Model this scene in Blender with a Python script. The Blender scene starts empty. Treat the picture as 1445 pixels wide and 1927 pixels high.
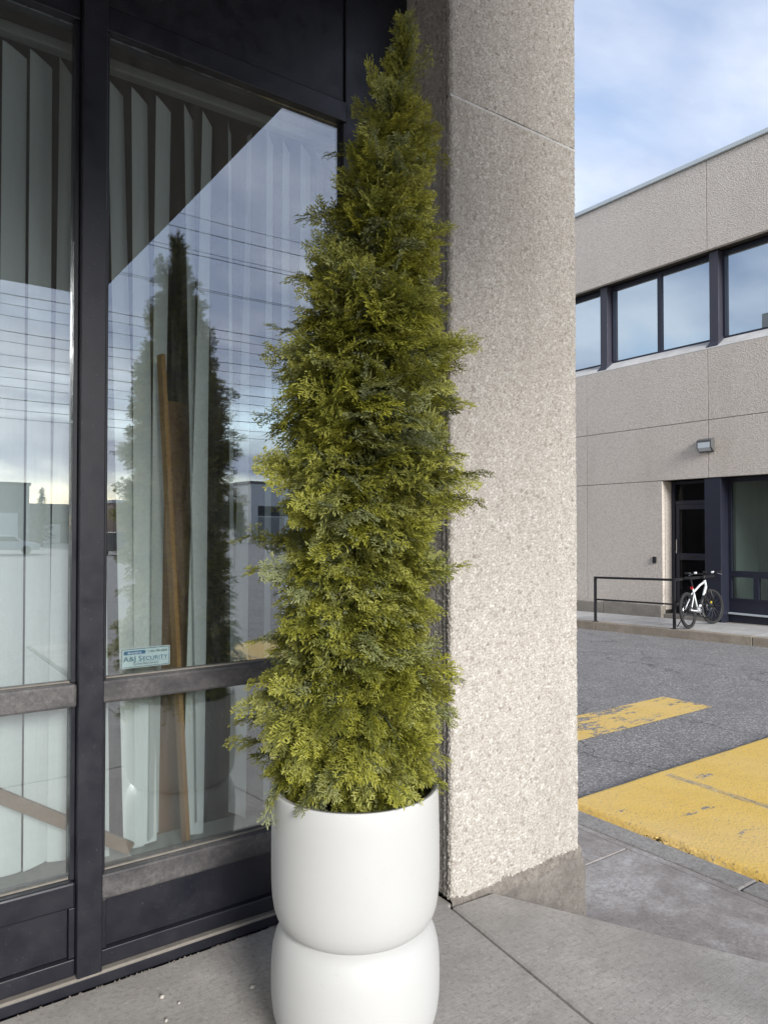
import bpy, bmesh, math, random
import numpy as np
from mathutils import Vector, Matrix
R = math.radians
random.seed(7)
rng = np.random.default_rng(11)
SC = bpy.context.scene
COL = SC.collection

# ------------------------------------------------------------------ camera
cam = bpy.data.cameras.new('camera')
cam.sensor_fit = 'HORIZONTAL'; cam.sensor_width = 36.0
cam.lens = 36.0 * 1369.0 / 1445.0
cam.shift_y = 0.0087
cam.clip_start = 0.05; cam.clip_end = 2000
camo = bpy.data.objects.new('camera', cam); COL.objects.link(camo)
camo.location = (0, 0, 1.6)
camo.rotation_euler = (R(91.0), 0, R(54.62 - 90))
SC.camera = camo

# ------------------------------------------------------------------ world, sun, exposure
SUN_EL, SUN_AZ = R(22), R(-99)          # azimuth measured from +X towards +Y
W = bpy.data.worlds.new('World'); SC.world = W; W.use_nodes = True
nt = W.node_tree; nt.nodes.clear()
def wn(t, **k):
    n = nt.nodes.new(t)
    for a, b in k.items(): setattr(n, a, b)
    return n
sky = wn('ShaderNodeTexSky', sky_type='NISHITA', sun_disc=False, sun_elevation=SUN_EL,
         sun_rotation=math.pi / 2 - SUN_AZ, altitude=100, air_density=1.0, dust_density=0.6, ozone_density=1.5)
tc = wn('ShaderNodeTexCoord')
sep = wn('ShaderNodeSeparateXYZ'); nt.links.new(tc.outputs['Generated'], sep.inputs[0])
mx = wn('ShaderNodeMath', operation='MAXIMUM'); mx.inputs[1].default_value = 0.0
nt.links.new(sep.outputs['Z'], mx.inputs[0])
ad = wn('ShaderNodeMath', operation='ADD'); ad.inputs[1].default_value = 0.22
nt.links.new(mx.outputs[0], ad.inputs[0])
dv = wn('ShaderNodeVectorMath', operation='DIVIDE')
cmb = wn('ShaderNodeCombineXYZ')
for i in range(3): nt.links.new(ad.outputs[0], cmb.inputs[i])
nt.links.new(tc.outputs['Generated'], dv.inputs[0]); nt.links.new(cmb.outputs[0], dv.inputs[1])
mp = wn('ShaderNodeMapping'); mp.inputs['Location'].default_value = (3.1, 1.7, 0); mp.inputs['Scale'].default_value = (1.0, 1.25, 0.7)
nt.links.new(dv.outputs[0], mp.inputs[0])
nz = wn('ShaderNodeTexNoise'); nz.inputs['Scale'].default_value = 0.85; nz.inputs['Detail'].default_value = 7
nz.inputs['Roughness'].default_value = 0.52; nz.inputs['Distortion'].default_value = 0.35
nt.links.new(mp.outputs[0], nz.inputs['Vector'])
rp = wn('ShaderNodeValToRGB'); rp.color_ramp.elements[0].position = 0.34; rp.color_ramp.elements[1].position = 0.55
nt.links.new(nz.outputs['Fac'], rp.inputs[0])
nz2 = wn('ShaderNodeTexNoise'); nz2.inputs['Scale'].default_value = 1.5; nz2.inputs['Detail'].default_value = 6
nt.links.new(mp.outputs[0], nz2.inputs['Vector'])
rp2 = wn('ShaderNodeValToRGB')                                  # cloud tone: grey bellies to white tops
rp2.color_ramp.elements[0].position = 0.38; rp2.color_ramp.elements[0].color = (1.9, 2.25, 3.1, 1)
rp2.color_ramp.elements[1].position = 0.64; rp2.color_ramp.elements[1].color = (4.0, 4.2, 4.7, 1)
nt.links.new(nz2.outputs['Fac'], rp2.inputs[0])
mixc = wn('ShaderNodeMix', data_type='RGBA')
nt.links.new(rp.outputs[0], mixc.inputs[0]); nt.links.new(sky.outputs[0], mixc.inputs[6]); nt.links.new(rp2.outputs[0], mixc.inputs[7])
bg = wn('ShaderNodeBackground'); bg.inputs['Strength'].default_value = 0.1
nt.links.new(mixc.outputs[2], bg.inputs['Color'])
wo = wn('ShaderNodeOutputWorld'); nt.links.new(bg.outputs[0], wo.inputs[0])

sl = bpy.data.lights.new('sun', 'SUN'); sl.energy = 2.0; sl.angle = R(20); sl.color = (1, 0.98, 0.95)
so = bpy.data.objects.new('sun', sl); COL.objects.link(so)
sd = Vector((math.cos(SUN_EL) * math.cos(SUN_AZ), math.cos(SUN_EL) * math.sin(SUN_AZ), math.sin(SUN_EL)))
so.rotation_euler = sd.to_track_quat('Z', 'Y').to_euler(); so.location = (0, -6, 12)

SC.view_settings.view_transform = 'Standard'; SC.view_settings.look = 'None'
SC.view_settings.gamma = 1.0; SC.view_settings.use_curve_mapping = False
SC.view_settings.exposure = 1.42
SC.render.engine = 'CYCLES'
SC.cycles.max_bounces = 10; SC.cycles.transparent_max_bounces = 24; SC.cycles.glossy_bounces = 5

# ------------------------------------------------------------------ materials
class NT:
    def __init__(s, name):
        s.m = bpy.data.materials.new(name); s.m.use_nodes = True
        s.t = s.m.node_tree; s.t.nodes.clear()
        s.out = s.t.nodes.new('ShaderNodeOutputMaterial')
        s.p = s.t.nodes.new('ShaderNodeBsdfPrincipled'); s.l(s.p.outputs[0], s.out.inputs[0])
        s._co = None
    def n(s, t, ins=None, **k):
        n = s.t.nodes.new(t)
        for a, b in k.items(): setattr(n, a, b)
        for a, b in (ins or {}).items():
            if hasattr(b, 'is_output'): s.l(b, n.inputs[a])
            else: n.inputs[a].default_value = b
        return n
    def l(s, a, b): s.t.links.new(a, b)
    def co(s, scale=(1, 1, 1), rot=(0, 0, 0), obj=False):
        g = s.n('ShaderNodeTexCoord') if obj else s.n('ShaderNodeNewGeometry')
        m = s.n('ShaderNodeMapping', {'Scale': scale, 'Rotation': rot})
        s.l(g.outputs['Object' if obj else 'Position'], m.inputs[0]); return m.outputs[0]
    def noise(s, scale, detail=5, rough=.55, vec=None, dist=0):
        return s.n('ShaderNodeTexNoise', {'Vector': vec if vec is not None else s.co(), 'Scale': scale, 'Detail': detail, 'Roughness': rough, 'Distortion': dist}).outputs['Fac']
    def vor(s, scale, feat='F1', vec=None, out='Distance'):
        return s.n('ShaderNodeTexVoronoi', {'Vector': vec if vec is not None else s.co(), 'Scale': scale}, feature=feat).outputs[out]
    def ramp(s, fac, stops):
        r = s.n('ShaderNodeValToRGB', {0: fac}); e = r.color_ramp.elements
        while len(e) < len(stops): e.new(.5)
        for x, (p, c) in zip(e, stops):
            x.position = p; x.color = (c, c, c, 1) if isinstance(c, (int, float)) else (*c, 1)
        return r.outputs[0]
    def mix(s, f, a, b, mode='MIX'):
        n = s.n('ShaderNodeMix', data_type='RGBA', blend_type=mode)
        for i, v in ((0, f), (6, a), (7, b)):
            if hasattr(v, 'is_output'): s.l(v, n.inputs[i])
            elif i == 0: n.inputs[0].default_value = v
            else: n.inputs[i].default_value = (*v, 1)
        return n.outputs[2]
    def math(s, op, a, b=0.0):
        return s.n('ShaderNodeMath', {0: a, 1: b}, operation=op).outputs[0]
    def bump(s, h, strength=.4, dist=.004, prev=None):
        n = s.n('ShaderNodeBump', {'Height': h, 'Strength': strength, 'Distance': dist})
        if prev is not None: s.l(prev, n.inputs['Normal'])
        return n.outputs[0]
    def set(s, col=None, rough=None, nrm=None, **k):
        for key, v in (('Base Color', col), ('Roughness', rough), ('Normal', nrm)):
            if v is None: continue
            if hasattr(v, 'is_output'): s.l(v, s.p.inputs[key])
            else: s.p.inputs[key].default_value = (*v, 1) if isinstance(v, tuple) else v
        for a, b in k.items(): s.p.inputs[a.replace('_', ' ')].default_value = b
        return s.m
M = {}
def plain(name, col, rough=.5, metal=0, var=.15, scale=9, bump=0, bscale=200):
    s = NT(name)
    c = s.mix(s.noise(scale, 5), tuple(x * (1 - var) for x in col), tuple(min(1, x * (1 + var)) for x in col))
    nr = s.bump(s.noise(bscale, 3), bump, .002) if bump else None
    M[name] = s.set(c, rough, nr, Metallic=metal); return M[name]

# pebble-dash aggregate (near pier): stone tone and cement come from the mesh attribute, fine grain from noise
s = NT('pier_stone')
at = s.n('ShaderNodeAttribute', attribute_name='stone')
sp = s.n('ShaderNodeSeparateColor', {0: at.outputs['Color']})
stone = s.ramp(sp.outputs[0], [(0, (.34, .31, .27)), (.12, (.415, .385, .34)), (.8, (.48, .45, .405)), (1, (.57, .545, .50))])
cem = s.mix(s.noise(14), (.20, .17, .145), (.30, .26, .22))
c = s.mix(s.ramp(sp.outputs[1], [(.08, 0), (.55, 1)]), cem, stone)
c = s.mix(s.ramp(s.noise(1.3, 6, .65, vec=s.co((4, 4, .5))), [(.46, 0), (.72, .32)]), c, (.27, .24, .205))
M['pier_stone'] = s.set(c, .85, s.bump(s.noise(420, 2), .35, .0015))
# far wall aggregate panels
s = NT('panel_stone')
v = s.n('ShaderNodeTexVoronoi', {'Vector': s.co(), 'Scale': 38.0})
c = s.ramp(s.n('ShaderNodeSeparateColor', {0: v.outputs['Color']}).outputs[0], [(0, (.34, .30, .26)), (.4, (.51, .46, .405)), (1, (.66, .615, .56))])
c = s.mix(.55, c, s.mix(s.noise(.9, 4), (.57, .50, .43), (.65, .59, .515)))
c = s.mix(s.ramp(s.noise(.55, 6, .7, vec=s.co((3, 3, .5))), [(.5, 0), (.75, .3)]), c, (.40, .35, .29))
M['panel_stone'] = s.set(c, .9, s.bump(v.outputs['Distance'], .5, .012))
# concretes
def concrete(name, a, b, stain=None, stain_rng=(.55, .72), broom=None, sc=5, pit=True, stain_sc=2.2):
    s = NT(name)
    c = s.mix(s.ramp(s.noise(sc, 10, .72), [(.32, 0), (.68, 1)]), a, b)
    c = s.mix(s.ramp(s.noise(48, 5, .75), [(.36, .6), (.5, 0)]), c, tuple(x * .6 for x in a))
    c = s.mix(s.ramp(s.noise(62, 4, .7), [(.56, 0), (.68, .5)]), c, tuple(min(.7, x * 1.45) for x in b))
    fine = s.noise(260, 2, .6)
    c = s.mix(s.ramp(fine, [(.3, .35), (.6, 0)]), c, tuple(x * .55 for x in a))
    if stain:
        c = s.mix(s.math('MULTIPLY', s.ramp(s.noise(stain_sc, 9, .74), [(stain_rng[0], 0), (stain_rng[1], 1)]), s.ramp(s.noise(45, 4, .7), [(.38, .15), (.6, .8)])), c, stain)
    big = s.noise(1.1, 7, .65)
    c = s.mix(s.ramp(big, [(.36, .5), (.58, 0)]), c, tuple(x * .6 for x in a))
    nr = s.bump(fine, .35, .002)
    if broom is not None:
        bn = s.noise(14, 5, .7, vec=s.co((.7, 11, 1) if broom == 'x' else (11, .7, 1), (0, 0, R(-5))))
        c = s.mix(s.ramp(bn, [(.36, .30), (.56, 0)]), c, tuple(x * .65 for x in a))
        nr = s.bump(bn, .4, .003, nr)
    M[name] = s.set(c, .88, nr); return M[name]
concrete('slab_concrete', (.35, .328, .30), (.51, .48, .445), broom='x', stain=(.42, .40, .37), stain_rng=(.6, .85))
concrete('walk_concrete', (.255, .225, .207), (.385, .35, .325), stain=(.58, .57, .56), stain_rng=(.46, .70))
concrete('kerb_concrete', (.24, .225, .21), (.42, .40, .37), sc=30)
concrete('plinth_concrete', (.135, .12, .105), (.235, .215, .19), stain=(.30, .28, .255), sc=7)
concrete('mortar', (.15, .13, .11), (.30, .27, .235), sc=24)
concrete('far_walk_concrete', (.46, .44, .415), (.60, .58, .55), sc=3)
concrete('far_kerb_concrete', (.30, .25, .19), (.44, .385, .31), stain=(.42, .25, .12), stain_rng=(.62, .8), sc=6)
concrete('far_plinth_concrete', (.25, .225, .19), (.37, .335, .29), sc=4)
concrete('sill_concrete', (.56, .54, .51), (.68, .665, .64), sc=5)
# asphalt
def asphalt_nodes(s, bs=.5):
    v = s.n('ShaderNodeTexVoronoi', {'Vector': s.co(), 'Scale': 62.0})
    g = s.n('ShaderNodeSeparateColor', {0: v.outputs['Color']}).outputs[0]
    c = s.ramp(g, [(0, (.125, .117, .112)), (.55, (.24, .228, .22)), (.86, (.34, .323, .31)), (1, (.54, .51, .47))])
    c = s.mix(s.ramp(s.noise(.45, 6, .65), [(.35, 0), (.7, .45)]), c, (.26, .25, .248))
    c = s.mix(s.ramp(s.noise(2.2, 5, .6), [(.4, .3), (.6, 0)]), c, (.15, .146, .146))
    wv = s.n('ShaderNodeVectorMath', {0: s.co((1, 1, 0)), 1: s.n('ShaderNodeTexNoise', {'Vector': s.co(), 'Scale': 1.3, 'Detail': 6.0, 'Roughness': .7}).outputs['Color']}, operation='ADD').outputs[0]
    e = s.n('ShaderNodeTexVoronoi', {'Vector': wv, 'Scale': .55}, feature='DISTANCE_TO_EDGE').outputs['Distance']
    crack = s.math('MULTIPLY', s.ramp(e, [(0, 1), (.007, 0)]), s.ramp(s.noise(.35, 3), [(.44, 0), (.56, 1)]))
    c = s.mix(s.math('MULTIPLY', crack, .8), c, (.035, .034, .034))
    h = s.math('SUBTRACT', v.outputs['Distance'], s.math('MULTIPLY', crack, 2.0))
    return c, s.bump(h, bs, .006)
s = NT('asphalt'); c, nr = asphalt_nodes(s); M['asphalt'] = s.set(c, .9, nr)
# worn yellow paint over asphalt
def yellow(name, worn, streak=False):
    s = NT(name); c, nr = asphalt_nodes(s, .22)
    y = s.mix(s.noise(3.5, 6, .6), (.72, .46, .085), (.82, .57, .16))
    y = s.mix(s.ramp(s.noise(1.1, 4), [(.4, 0), (.7, .5)]), y, (.78, .56, .25))
    pit = s.ramp(s.noise(55, 4, .7), [(.355, 1), (.395, 0)])
    patch = s.ramp(s.noise(2.4 if streak else 3.2, 8, .72, vec=s.co((.55, 1.6, 1))), [(.60 - .05 * worn, 0), (.63 - .05 * worn, 1)])
    patch = s.math('MULTIPLY', patch, s.ramp(s.noise(22, 4, .7), [(.4, 0), (.5, 1)]))
    f = s.math('MAXIMUM', pit, patch)
    if not streak:                            # narrow worn tyre track crossing the ramp
        xy = s.n('ShaderNodeSeparateXYZ', {0: s.co()})
        dist = s.math('ABSOLUTE', s.math('SUBTRACT', s.math('SUBTRACT', xy.outputs[0], s.math('MULTIPLY', xy.outputs[1], .041)), 4.951))
        tr_ = s.math('MULTIPLY', s.ramp(dist, [(.028, 1), (.045, 0)]), s.ramp(xy.outputs[1], [(.0, 1), (1.0, 1)]))
        tr_ = s.math('MULTIPLY', tr_, s.ramp(s.noise(16, 5, .7, vec=s.co((3, .8, 1))), [(.38, .1), (.58, .85)]))
        tr_ = s.math('MULTIPLY', tr_, s.math('LESS_THAN', xy.outputs[1], 3.36))
        f = s.math('MAXIMUM', f, tr_)
    M[name] = s.set(s.mix(f, y, c), s.n('ShaderNodeMix', {0: f, 2: .6, 3: .9}).outputs[0], nr); return M[name]
yellow('yellow_ramp_paint', 0); yellow('yellow_stripe_paint', 2.2, True)
# dark metal frames
s = NT('frame_metal')
c = s.mix(s.ramp(s.noise(6, 8, .7), [(.55, 0), (.9, .3)]), (.009, .0095, .015), (.034, .034, .038))
c = s.mix(s.ramp(s.noise(160, 3, .6), [(.68, 0), (.76, .5)]), c, (.25, .24, .22))
M['frame_metal'] = s.set(c, s.ramp(s.noise(12, 5), [(.3, .32), (.7, .55)]), s.bump(s.noise(60, 4), .06, .001))
s = NT('weathered_metal')                     # sun-chalked rails: speckled oxide
m_ = s.math('MULTIPLY', s.ramp(s.noise(3.2, 5, .6, vec=s.co((1, 1, 2.2))), [(.42, .08), (.72, .75)]), s.ramp(s.noise(70, 5, .75), [(.30, .25), (.66, 1)]))
c = s.mix(m_, (.022, .021, .024), (.20, .186, .178))
M['weathered_metal'] = s.set(c, .6, s.bump(s.noise(150, 3), .12, .001))
plain('far_frame_metal', (.018, .02, .034), .4, var=.25, scale=4)
plain('far_column_metal', (.045, .043, .058), .45, var=.1, scale=3)
plain('dust_ledge', (.20, .18, .155), .85, var=.35, scale=30)
plain('rail_black', (.02, .02, .022), .45, var=.3, scale=20)
plain('roof_metal', (.50, .55, .57), .45, var=.05, scale=2)
plain('lamp_housing', (.10, .10, .10), .5, var=.1)
plain('lamp_lens', (.55, .60, .63), .2, var=.05)
plain('joint_dark', (.05, .045, .04), .9, var=.2)
plain('soffit_paint', (.05, .048, .05), .8, var=.2, scale=2)
# glass
def glass(name, f0, tint, film=.05, film_col=(.5, .5, .48), gl=(.96, .98, 1)):
    s = NT(name); s.t.nodes.remove(s.p)
    lw = s.n('ShaderNodeLayerWeight', {'Blend': .5})
    fr = s.math('ADD', s.math('MULTIPLY', s.math('POWER', lw.outputs['Facing'], 5.0), 1 - f0), f0)
    g = s.n('ShaderNodeBsdfGlossy', {'Color': (*gl, 1), 'Roughness': 0.0})
    s.l(s.bump(s.noise(1.7, 2), .012, .02), g.inputs['Normal'])
    t = s.n('ShaderNodeBsdfTransparent', {'Color': (*tint, 1)})
    a = s.n('ShaderNodeMixShader', {0: fr}); s.l(t.outputs[0], a.inputs[1]); s.l(g.outputs[0], a.inputs[2])
    d = s.n('ShaderNodeBsdfDiffuse', {'Color': (*film_col, 1)})
    st = s.ramp(s.noise(5, 7, .75, vec=s.co((9, 9, .55))), [(.46, .25), (.74, 1.6)])
    b = s.n('ShaderNodeMixShader', {0: s.math('MULTIPLY', st, film)}); s.l(a.outputs[0], b.inputs[1]); s.l(d.outputs[0], b.inputs[2])
    s.l(b.outputs[0], s.out.inputs[0]); M[name] = s.m
glass('shop_glass', .25, (.95, .98, .97), .035)
glass('far_glass', .56, (.30, .36, .38), .01, gl=(.82, .94, 1))
glass('far_dark_glass', .012, (.35, .37, .38), .01)
glass('far_shop_glass', .02, (.75, .8, .78), .04)
# interior
plain('blind_fabric', (.68, .715, .715), .8, var=.05, scale=3)
plain('blind_rail', (.35, .37, .36), .6)
plain('interior_wall', (.10, .09, .085), .9)
plain('interior_sill', (.36, .38, .36), .7)
plain('interior_pale', (.40, .42, .40), .8, var=.2, scale=1.2)
def wood(name, a, b, axis):
    s = NT(name)
    sc = {'z': (40, 40, 2), 'x': (2, 40, 40)}[axis]
    c = s.mix(s.noise(1.5, 6, .6, vec=s.co(sc)), a, b)
    M[name] = s.set(c, .6, s.bump(s.noise(2, 4, vec=s.co(sc)), .1, .001))
wood('plank_wood', (.22, .105, .03), (.36, .19, .06), 'z'); wood('beam_wood', (.13, .075, .035), (.21, .125, .065), 'x')
wood('panel_wood', (.13, .062, .022), (.23, .115, .045), 'z')
s = NT('black_plastic')
M['black_plastic'] = s.set((.008, .010, .010), .16, s.bump(s.noise(9, 6, .65, dist=1.2), 1.0, .05))
plain('house_leaf', (.05, .13, .03), .4)
# planter
s = NT('planter_white')
c = s.mix(s.noise(3, 6), (.47, .47, .455), (.51, .51, .495))
c = s.mix(s.ramp(s.noise(9, 9, .75), [(.56, 0), (.78, .30)]), c, (.45, .42, .37))
c = s.mix(s.ramp(s.noise(7, 6, .7, vec=s.co((1, 1, 6))), [(.62, 0), (.72, .25)]), c, (.48, .46, .42))
c = s.mix(s.ramp(s.noise(38, 5, .7), [(.66, 0), (.72, .35)]), c, (.36, .33, .29))
M['planter_white'] = s.set(c, .55, s.bump(s.noise(40, 4), .05, .002))
plain('planter_rim', (.40, .395, .38), .7, var=.1)
plain('soil', (.03, .022, .015), 1, var=.5, scale=40, bump=1, bscale=80)
# foliage: r = position along the frond, g = frond hue, b = twig jitter
s = NT('cedar_foliage')
at = s.n('ShaderNodeAttribute', attribute_name='leaf')
sp = s.n('ShaderNodeSeparateColor', {0: at.outputs['Color']})
oi = s.n('ShaderNodeObjectInfo')
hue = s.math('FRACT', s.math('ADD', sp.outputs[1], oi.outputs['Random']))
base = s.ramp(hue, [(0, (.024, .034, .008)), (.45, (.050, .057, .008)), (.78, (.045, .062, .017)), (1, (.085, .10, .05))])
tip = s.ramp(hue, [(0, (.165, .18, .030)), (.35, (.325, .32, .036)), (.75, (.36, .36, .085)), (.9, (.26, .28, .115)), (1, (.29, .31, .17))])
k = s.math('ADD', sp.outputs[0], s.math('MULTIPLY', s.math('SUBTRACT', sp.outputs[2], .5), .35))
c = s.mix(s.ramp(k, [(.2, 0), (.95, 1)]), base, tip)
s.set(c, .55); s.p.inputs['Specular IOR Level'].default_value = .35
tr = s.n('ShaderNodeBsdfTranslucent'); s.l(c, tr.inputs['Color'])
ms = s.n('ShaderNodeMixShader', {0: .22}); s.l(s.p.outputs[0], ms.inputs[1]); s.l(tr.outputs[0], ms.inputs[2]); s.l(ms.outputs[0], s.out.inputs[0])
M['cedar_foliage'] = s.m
plain('bark', (.07, .05, .03), .9, var=.3, scale=30, bump=.5)
plain('twig', (.05, .062, .03), .8)
plain('sticker_ground', (.62, .72, .76), .35, var=.04); plain('sticker_blue', (.03, .17, .36), .4, var=.05); plain('sticker_ink', (.02, .03, .045), .5); plain('sticker_teal', (.015, .09, .16), .4); plain('sticker_white', (.7, .75, .78), .4, var=.02)
plain('bike_white', (.78, .80, .80), .3, var=.03); plain('bike_black', (.014, .014, .015), .5); plain('tyre_rubber', (.025, .025, .026), .85); plain('steel', (.55, .55, .56), .3, metal=1); plain('bike_red', (.45, .02, .025), .35); plain('bike_yellow', (.7, .55, .03), .4)
plain('pebble_white', (.44, .41, .37), .8, var=.12, scale=90)
plain('wire_black', (.02, .02, .02), .7); plain('pole_wood', (.14, .11, .085), .9, var=.3)
for nm, col in (('grey_cladding', (.23, .23, .23)), ('pale_cladding', (.60, .61, .62)), ('brown_brick', (.36, .24, .18)), ('dark_cladding', (.13, .125, .12)), ('white_paint', (.75, .75, .75)), ('car_silver', (.5, .52, .54)), ('car_dark', (.03, .032, .036)), ('car_glass', (.02, .025, .03))):
    plain(nm, col, .5, var=.08, scale=1)
plain('far_needles', (.035, .055, .03), .9, var=.4, scale=3)
plain('bare_twig', (.10, .085, .07), .9)

# ------------------------------------------------------------------ mesh helpers
class MB:
    def __init__(s): s.v = []; s.f = []
    def add(s, vs, fs):
        o = len(s.v); s.v += [tuple(p) for p in vs]; s.f += [tuple(i + o for i in f) for f in fs]; return s
    def box(s, x0, x1, y0, y1, z0, z1):
        return s.add([(x, y, z) for x in (x0, x1) for y in (y0, y1) for z in (z0, z1)],
                     [(0, 1, 3, 2), (4, 6, 7, 5), (0, 4, 5, 1), (2, 3, 7, 6), (0, 2, 6, 4), (1, 5, 7, 3)])
    def tube(s, pts, r, n=8, cap=True):
        pts = [Vector(p) for p in pts]; rs = r if isinstance(r, (list, tuple)) else [r] * len(pts)
        vs = []; prev = None
        for i, p in enumerate(pts):
            d = (pts[min(i + 1, len(pts) - 1)] - pts[max(i - 1, 0)]).normalized()
            a = d.orthogonal().normalized() if prev is None else (prev - d * prev.dot(d)).normalized()
            prev = a; b = d.cross(a)
            for k in range(n):
                t = 2 * math.pi * k / n; vs.append(p + (a * math.cos(t) + b * math.sin(t)) * rs[i])
        fs = [(i * n + k, i * n + (k + 1) % n, (i + 1) * n + (k + 1) % n, (i + 1) * n + k) for i in range(len(pts) - 1) for k in range(n)]
        if cap: fs += [tuple(reversed(range(n))), tuple(range((len(pts) - 1) * n, len(pts) * n))]
        return s.add(vs, fs)
    def torus(s, c, ax, R0, r, n=40, m=8, sy=1.0):
        c = Vector(c); ax = Vector(ax).normalized(); a = ax.orthogonal().normalized(); b = ax.cross(a); vs = []
        for i in range(n):
            t = 2 * math.pi * i / n; d = a * math.cos(t) + b * math.sin(t)
            for j in range(m):
                q = 2 * math.pi * j / m; vs.append(c + d * (R0 + r * math.cos(q)) + ax * r * sy * math.sin(q))
        return s.add(vs, [(i * m + j, ((i + 1) % n) * m + j, ((i + 1) % n) * m + (j + 1) % m, i * m + (j + 1) % m) for i in range(n) for j in range(m)])
    def lathe(s, prof, n=96):
        vs = [(r * math.cos(2 * math.pi * k / n), r * math.sin(2 * math.pi * k / n), z) for r, z in prof for k in range(n)]
        return s.add(vs, [(i * n + k, i * n + (k + 1) % n, (i + 1) * n + (k + 1) % n, (i + 1) * n + k) for i in range(len(prof) - 1) for k in range(n)])
    def prism(s, poly, z0, z1):
        n = len(poly)
        return s.add([(x, y, z0) for x, y in poly] + [(x, y, z1) for x, y in poly],
                     [tuple(reversed(range(n))), tuple(range(n, 2 * n))] + [(i, (i + 1) % n, n + (i + 1) % n, n + i) for i in range(n)])
    def build(s, name, mat, parent=None, loc=None, smooth=False, bevel=0, seg=2):
        me = bpy.data.meshes.new(name); me.from_pydata(s.v, [], s.f); me.update()
        return link(name, me, mat, parent, loc, smooth, bevel, seg)
def link(name, me, mat, parent=None, loc=None, smooth=False, bevel=0, seg=2):
    if mat: me.materials.append(M[mat])
    if bevel:
        bm = bmesh.new(); bm.from_mesh(me)
        bmesh.ops.bevel(bm, geom=[e for e in bm.edges if len(e.link_faces) == 2 and e.calc_face_angle(0) > .5], offset=bevel, segments=seg, affect='EDGES', profile=.5)
        bmesh.ops.recalc_face_normals(bm, faces=bm.faces); bm.to_mesh(me); bm.free()
    if smooth:
        me.polygons.foreach_set('use_smooth', [True] * len(me.polygons))
    o = bpy.data.objects.new(name, me); COL.objects.link(o)
    if parent: o.parent = parent
    if loc is not None: o.location = loc
    return o
def tag(o, label=None, cat=None, group=None, kind=None):
    for k, v in (('label', label), ('category', cat), ('group', group), ('kind', kind)):
        if v: o[k] = v
    return o
def empty(name, loc=(0, 0, 0), label=None, cat=None, group=None, kind=None, rz=0):
    o = bpy.data.objects.new(name, None); COL.objects.link(o); o.location = loc; o.rotation_euler.z = rz; o.empty_display_size = .1
    return tag(o, label, cat, group, kind)
def box(name, mat, parent, x0, x1, y0, y1, z0, z1, bevel=0):
    """box in world coordinates under an unrotated parent"""
    p = parent.location if parent else Vector((0, 0, 0))
    c = Vector(((x0 + x1) / 2, (y0 + y1) / 2, z0))
    m = MB().box(x0 - c.x, x1 - c.x, y0 - c.y, y1 - c.y, 0, z1 - z0)
    return m.build(name, mat, parent, c - p, bevel=bevel)
def np_mesh(name, v, q, attr=None, attr_name=None, smooth=False):
    me = bpy.data.meshes.new(name); nq, k = q.shape
    me.vertices.add(len(v)); me.vertices.foreach_set('co', np.ascontiguousarray(v, dtype=np.float32).ravel())
    me.loops.add(nq * k); me.loops.foreach_set('vertex_index', np.ascontiguousarray(q, dtype=np.int32).ravel())
    me.polygons.add(nq); me.polygons.foreach_set('loop_start', np.arange(0, nq * k, k, dtype=np.int32))
    if smooth: me.polygons.foreach_set('use_smooth', np.ones(nq, dtype=bool))
    me.update(calc_edges=True)
    if attr is not None:
        a = me.attributes.new(attr_name, 'FLOAT_COLOR', 'POINT'); a.data.foreach_set('color', np.ascontiguousarray(attr, dtype=np.float32).ravel())
    return me

# ================================================================== SETTING
# asphalt ground: one sheet to the horizon, easing down a little towards the far kerb, rising gently across the street
xs = np.unique(np.concatenate([[-600, -300, -150, -80, -40, -20, -10], np.arange(-6, 15, .6), [18, 24, 40, 80, 150, 300, 600]]))
ys = np.unique(np.concatenate([[-600, -300, -150, -110, -80, -60, -45, -30, -20, -12], np.arange(-6, 19, .6), [24, 40, 80, 150, 300, 600]]))
gx, gy = np.meshgrid(xs, ys, indexing='ij')
sm = lambda a, b, x: (lambda t: t * t * (3 - 2 * t))(np.clip((x - a) / (b - a), 0, 1))
gz = -.36 - sm(6, 12, gx) * np.clip(gy - 6.3, 0, 7) * .028 + 0.5 * sm(-30, -85, gy)
n1, n2 = gx.shape
idx = np.arange(n1 * n2).reshape(n1, n2)
me = np_mesh('ground', np.stack([gx, gy, gz], -1).reshape(-1, 3), np.stack([idx[:-1, :-1], idx[1:, :-1], idx[1:, 1:], idx[:-1, 1:]], -1).reshape(-1, 4), smooth=True)
tag(link('ground', me, 'asphalt'), kind='structure')

# raised entrance pavement: slabs with open joints on a dark bed
pav = empty('pavement', (0, 0, 0), kind='structure')
ex = lambda y: 2.289 + (2.343 - y) * (.457 / .941)            # its skewed right-hand edge
bed = [(-9, 2.67), (2.03, 2.67), (2.03, 2.40), (2.26, 2.40), (ex(.4) - .02, .4), (ex(.4) - .02, -2.9), (-9, -2.9)]
MB().prism(bed, -.40, -.018).build('bed', 'joint_dark', pav)
g = .0045; J = lambda y: 2.04 - (2.39 - y) * .125              # joint line leaving the pier corner
MB().prism([(J(2.39) + g, 2.39), (J(.4) + g, .4), (ex(.4), .4), (ex(2.36), 2.375)], -.39, 0).build('slab', 'slab_concrete', pav, bevel=.016)
MB().prism([(-.6 + g, 2.685), (2.064, 2.685), (2.064, 2.405), (J(2.39) - g, 2.39), (J(.4) - g, .4), (-.6 + g, .4)], -.39, 0).build('slab', 'slab_concrete', pav, bevel=.006)
MB().prism([(-.6 + g, .4 - 2 * g), (J(.4) - g, .4 - 2 * g), (J(.4) - g, -2.9), (-.6 + g, -2.9)], -.39, 0).build('slab', 'slab_concrete', pav, bevel=.006)
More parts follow.
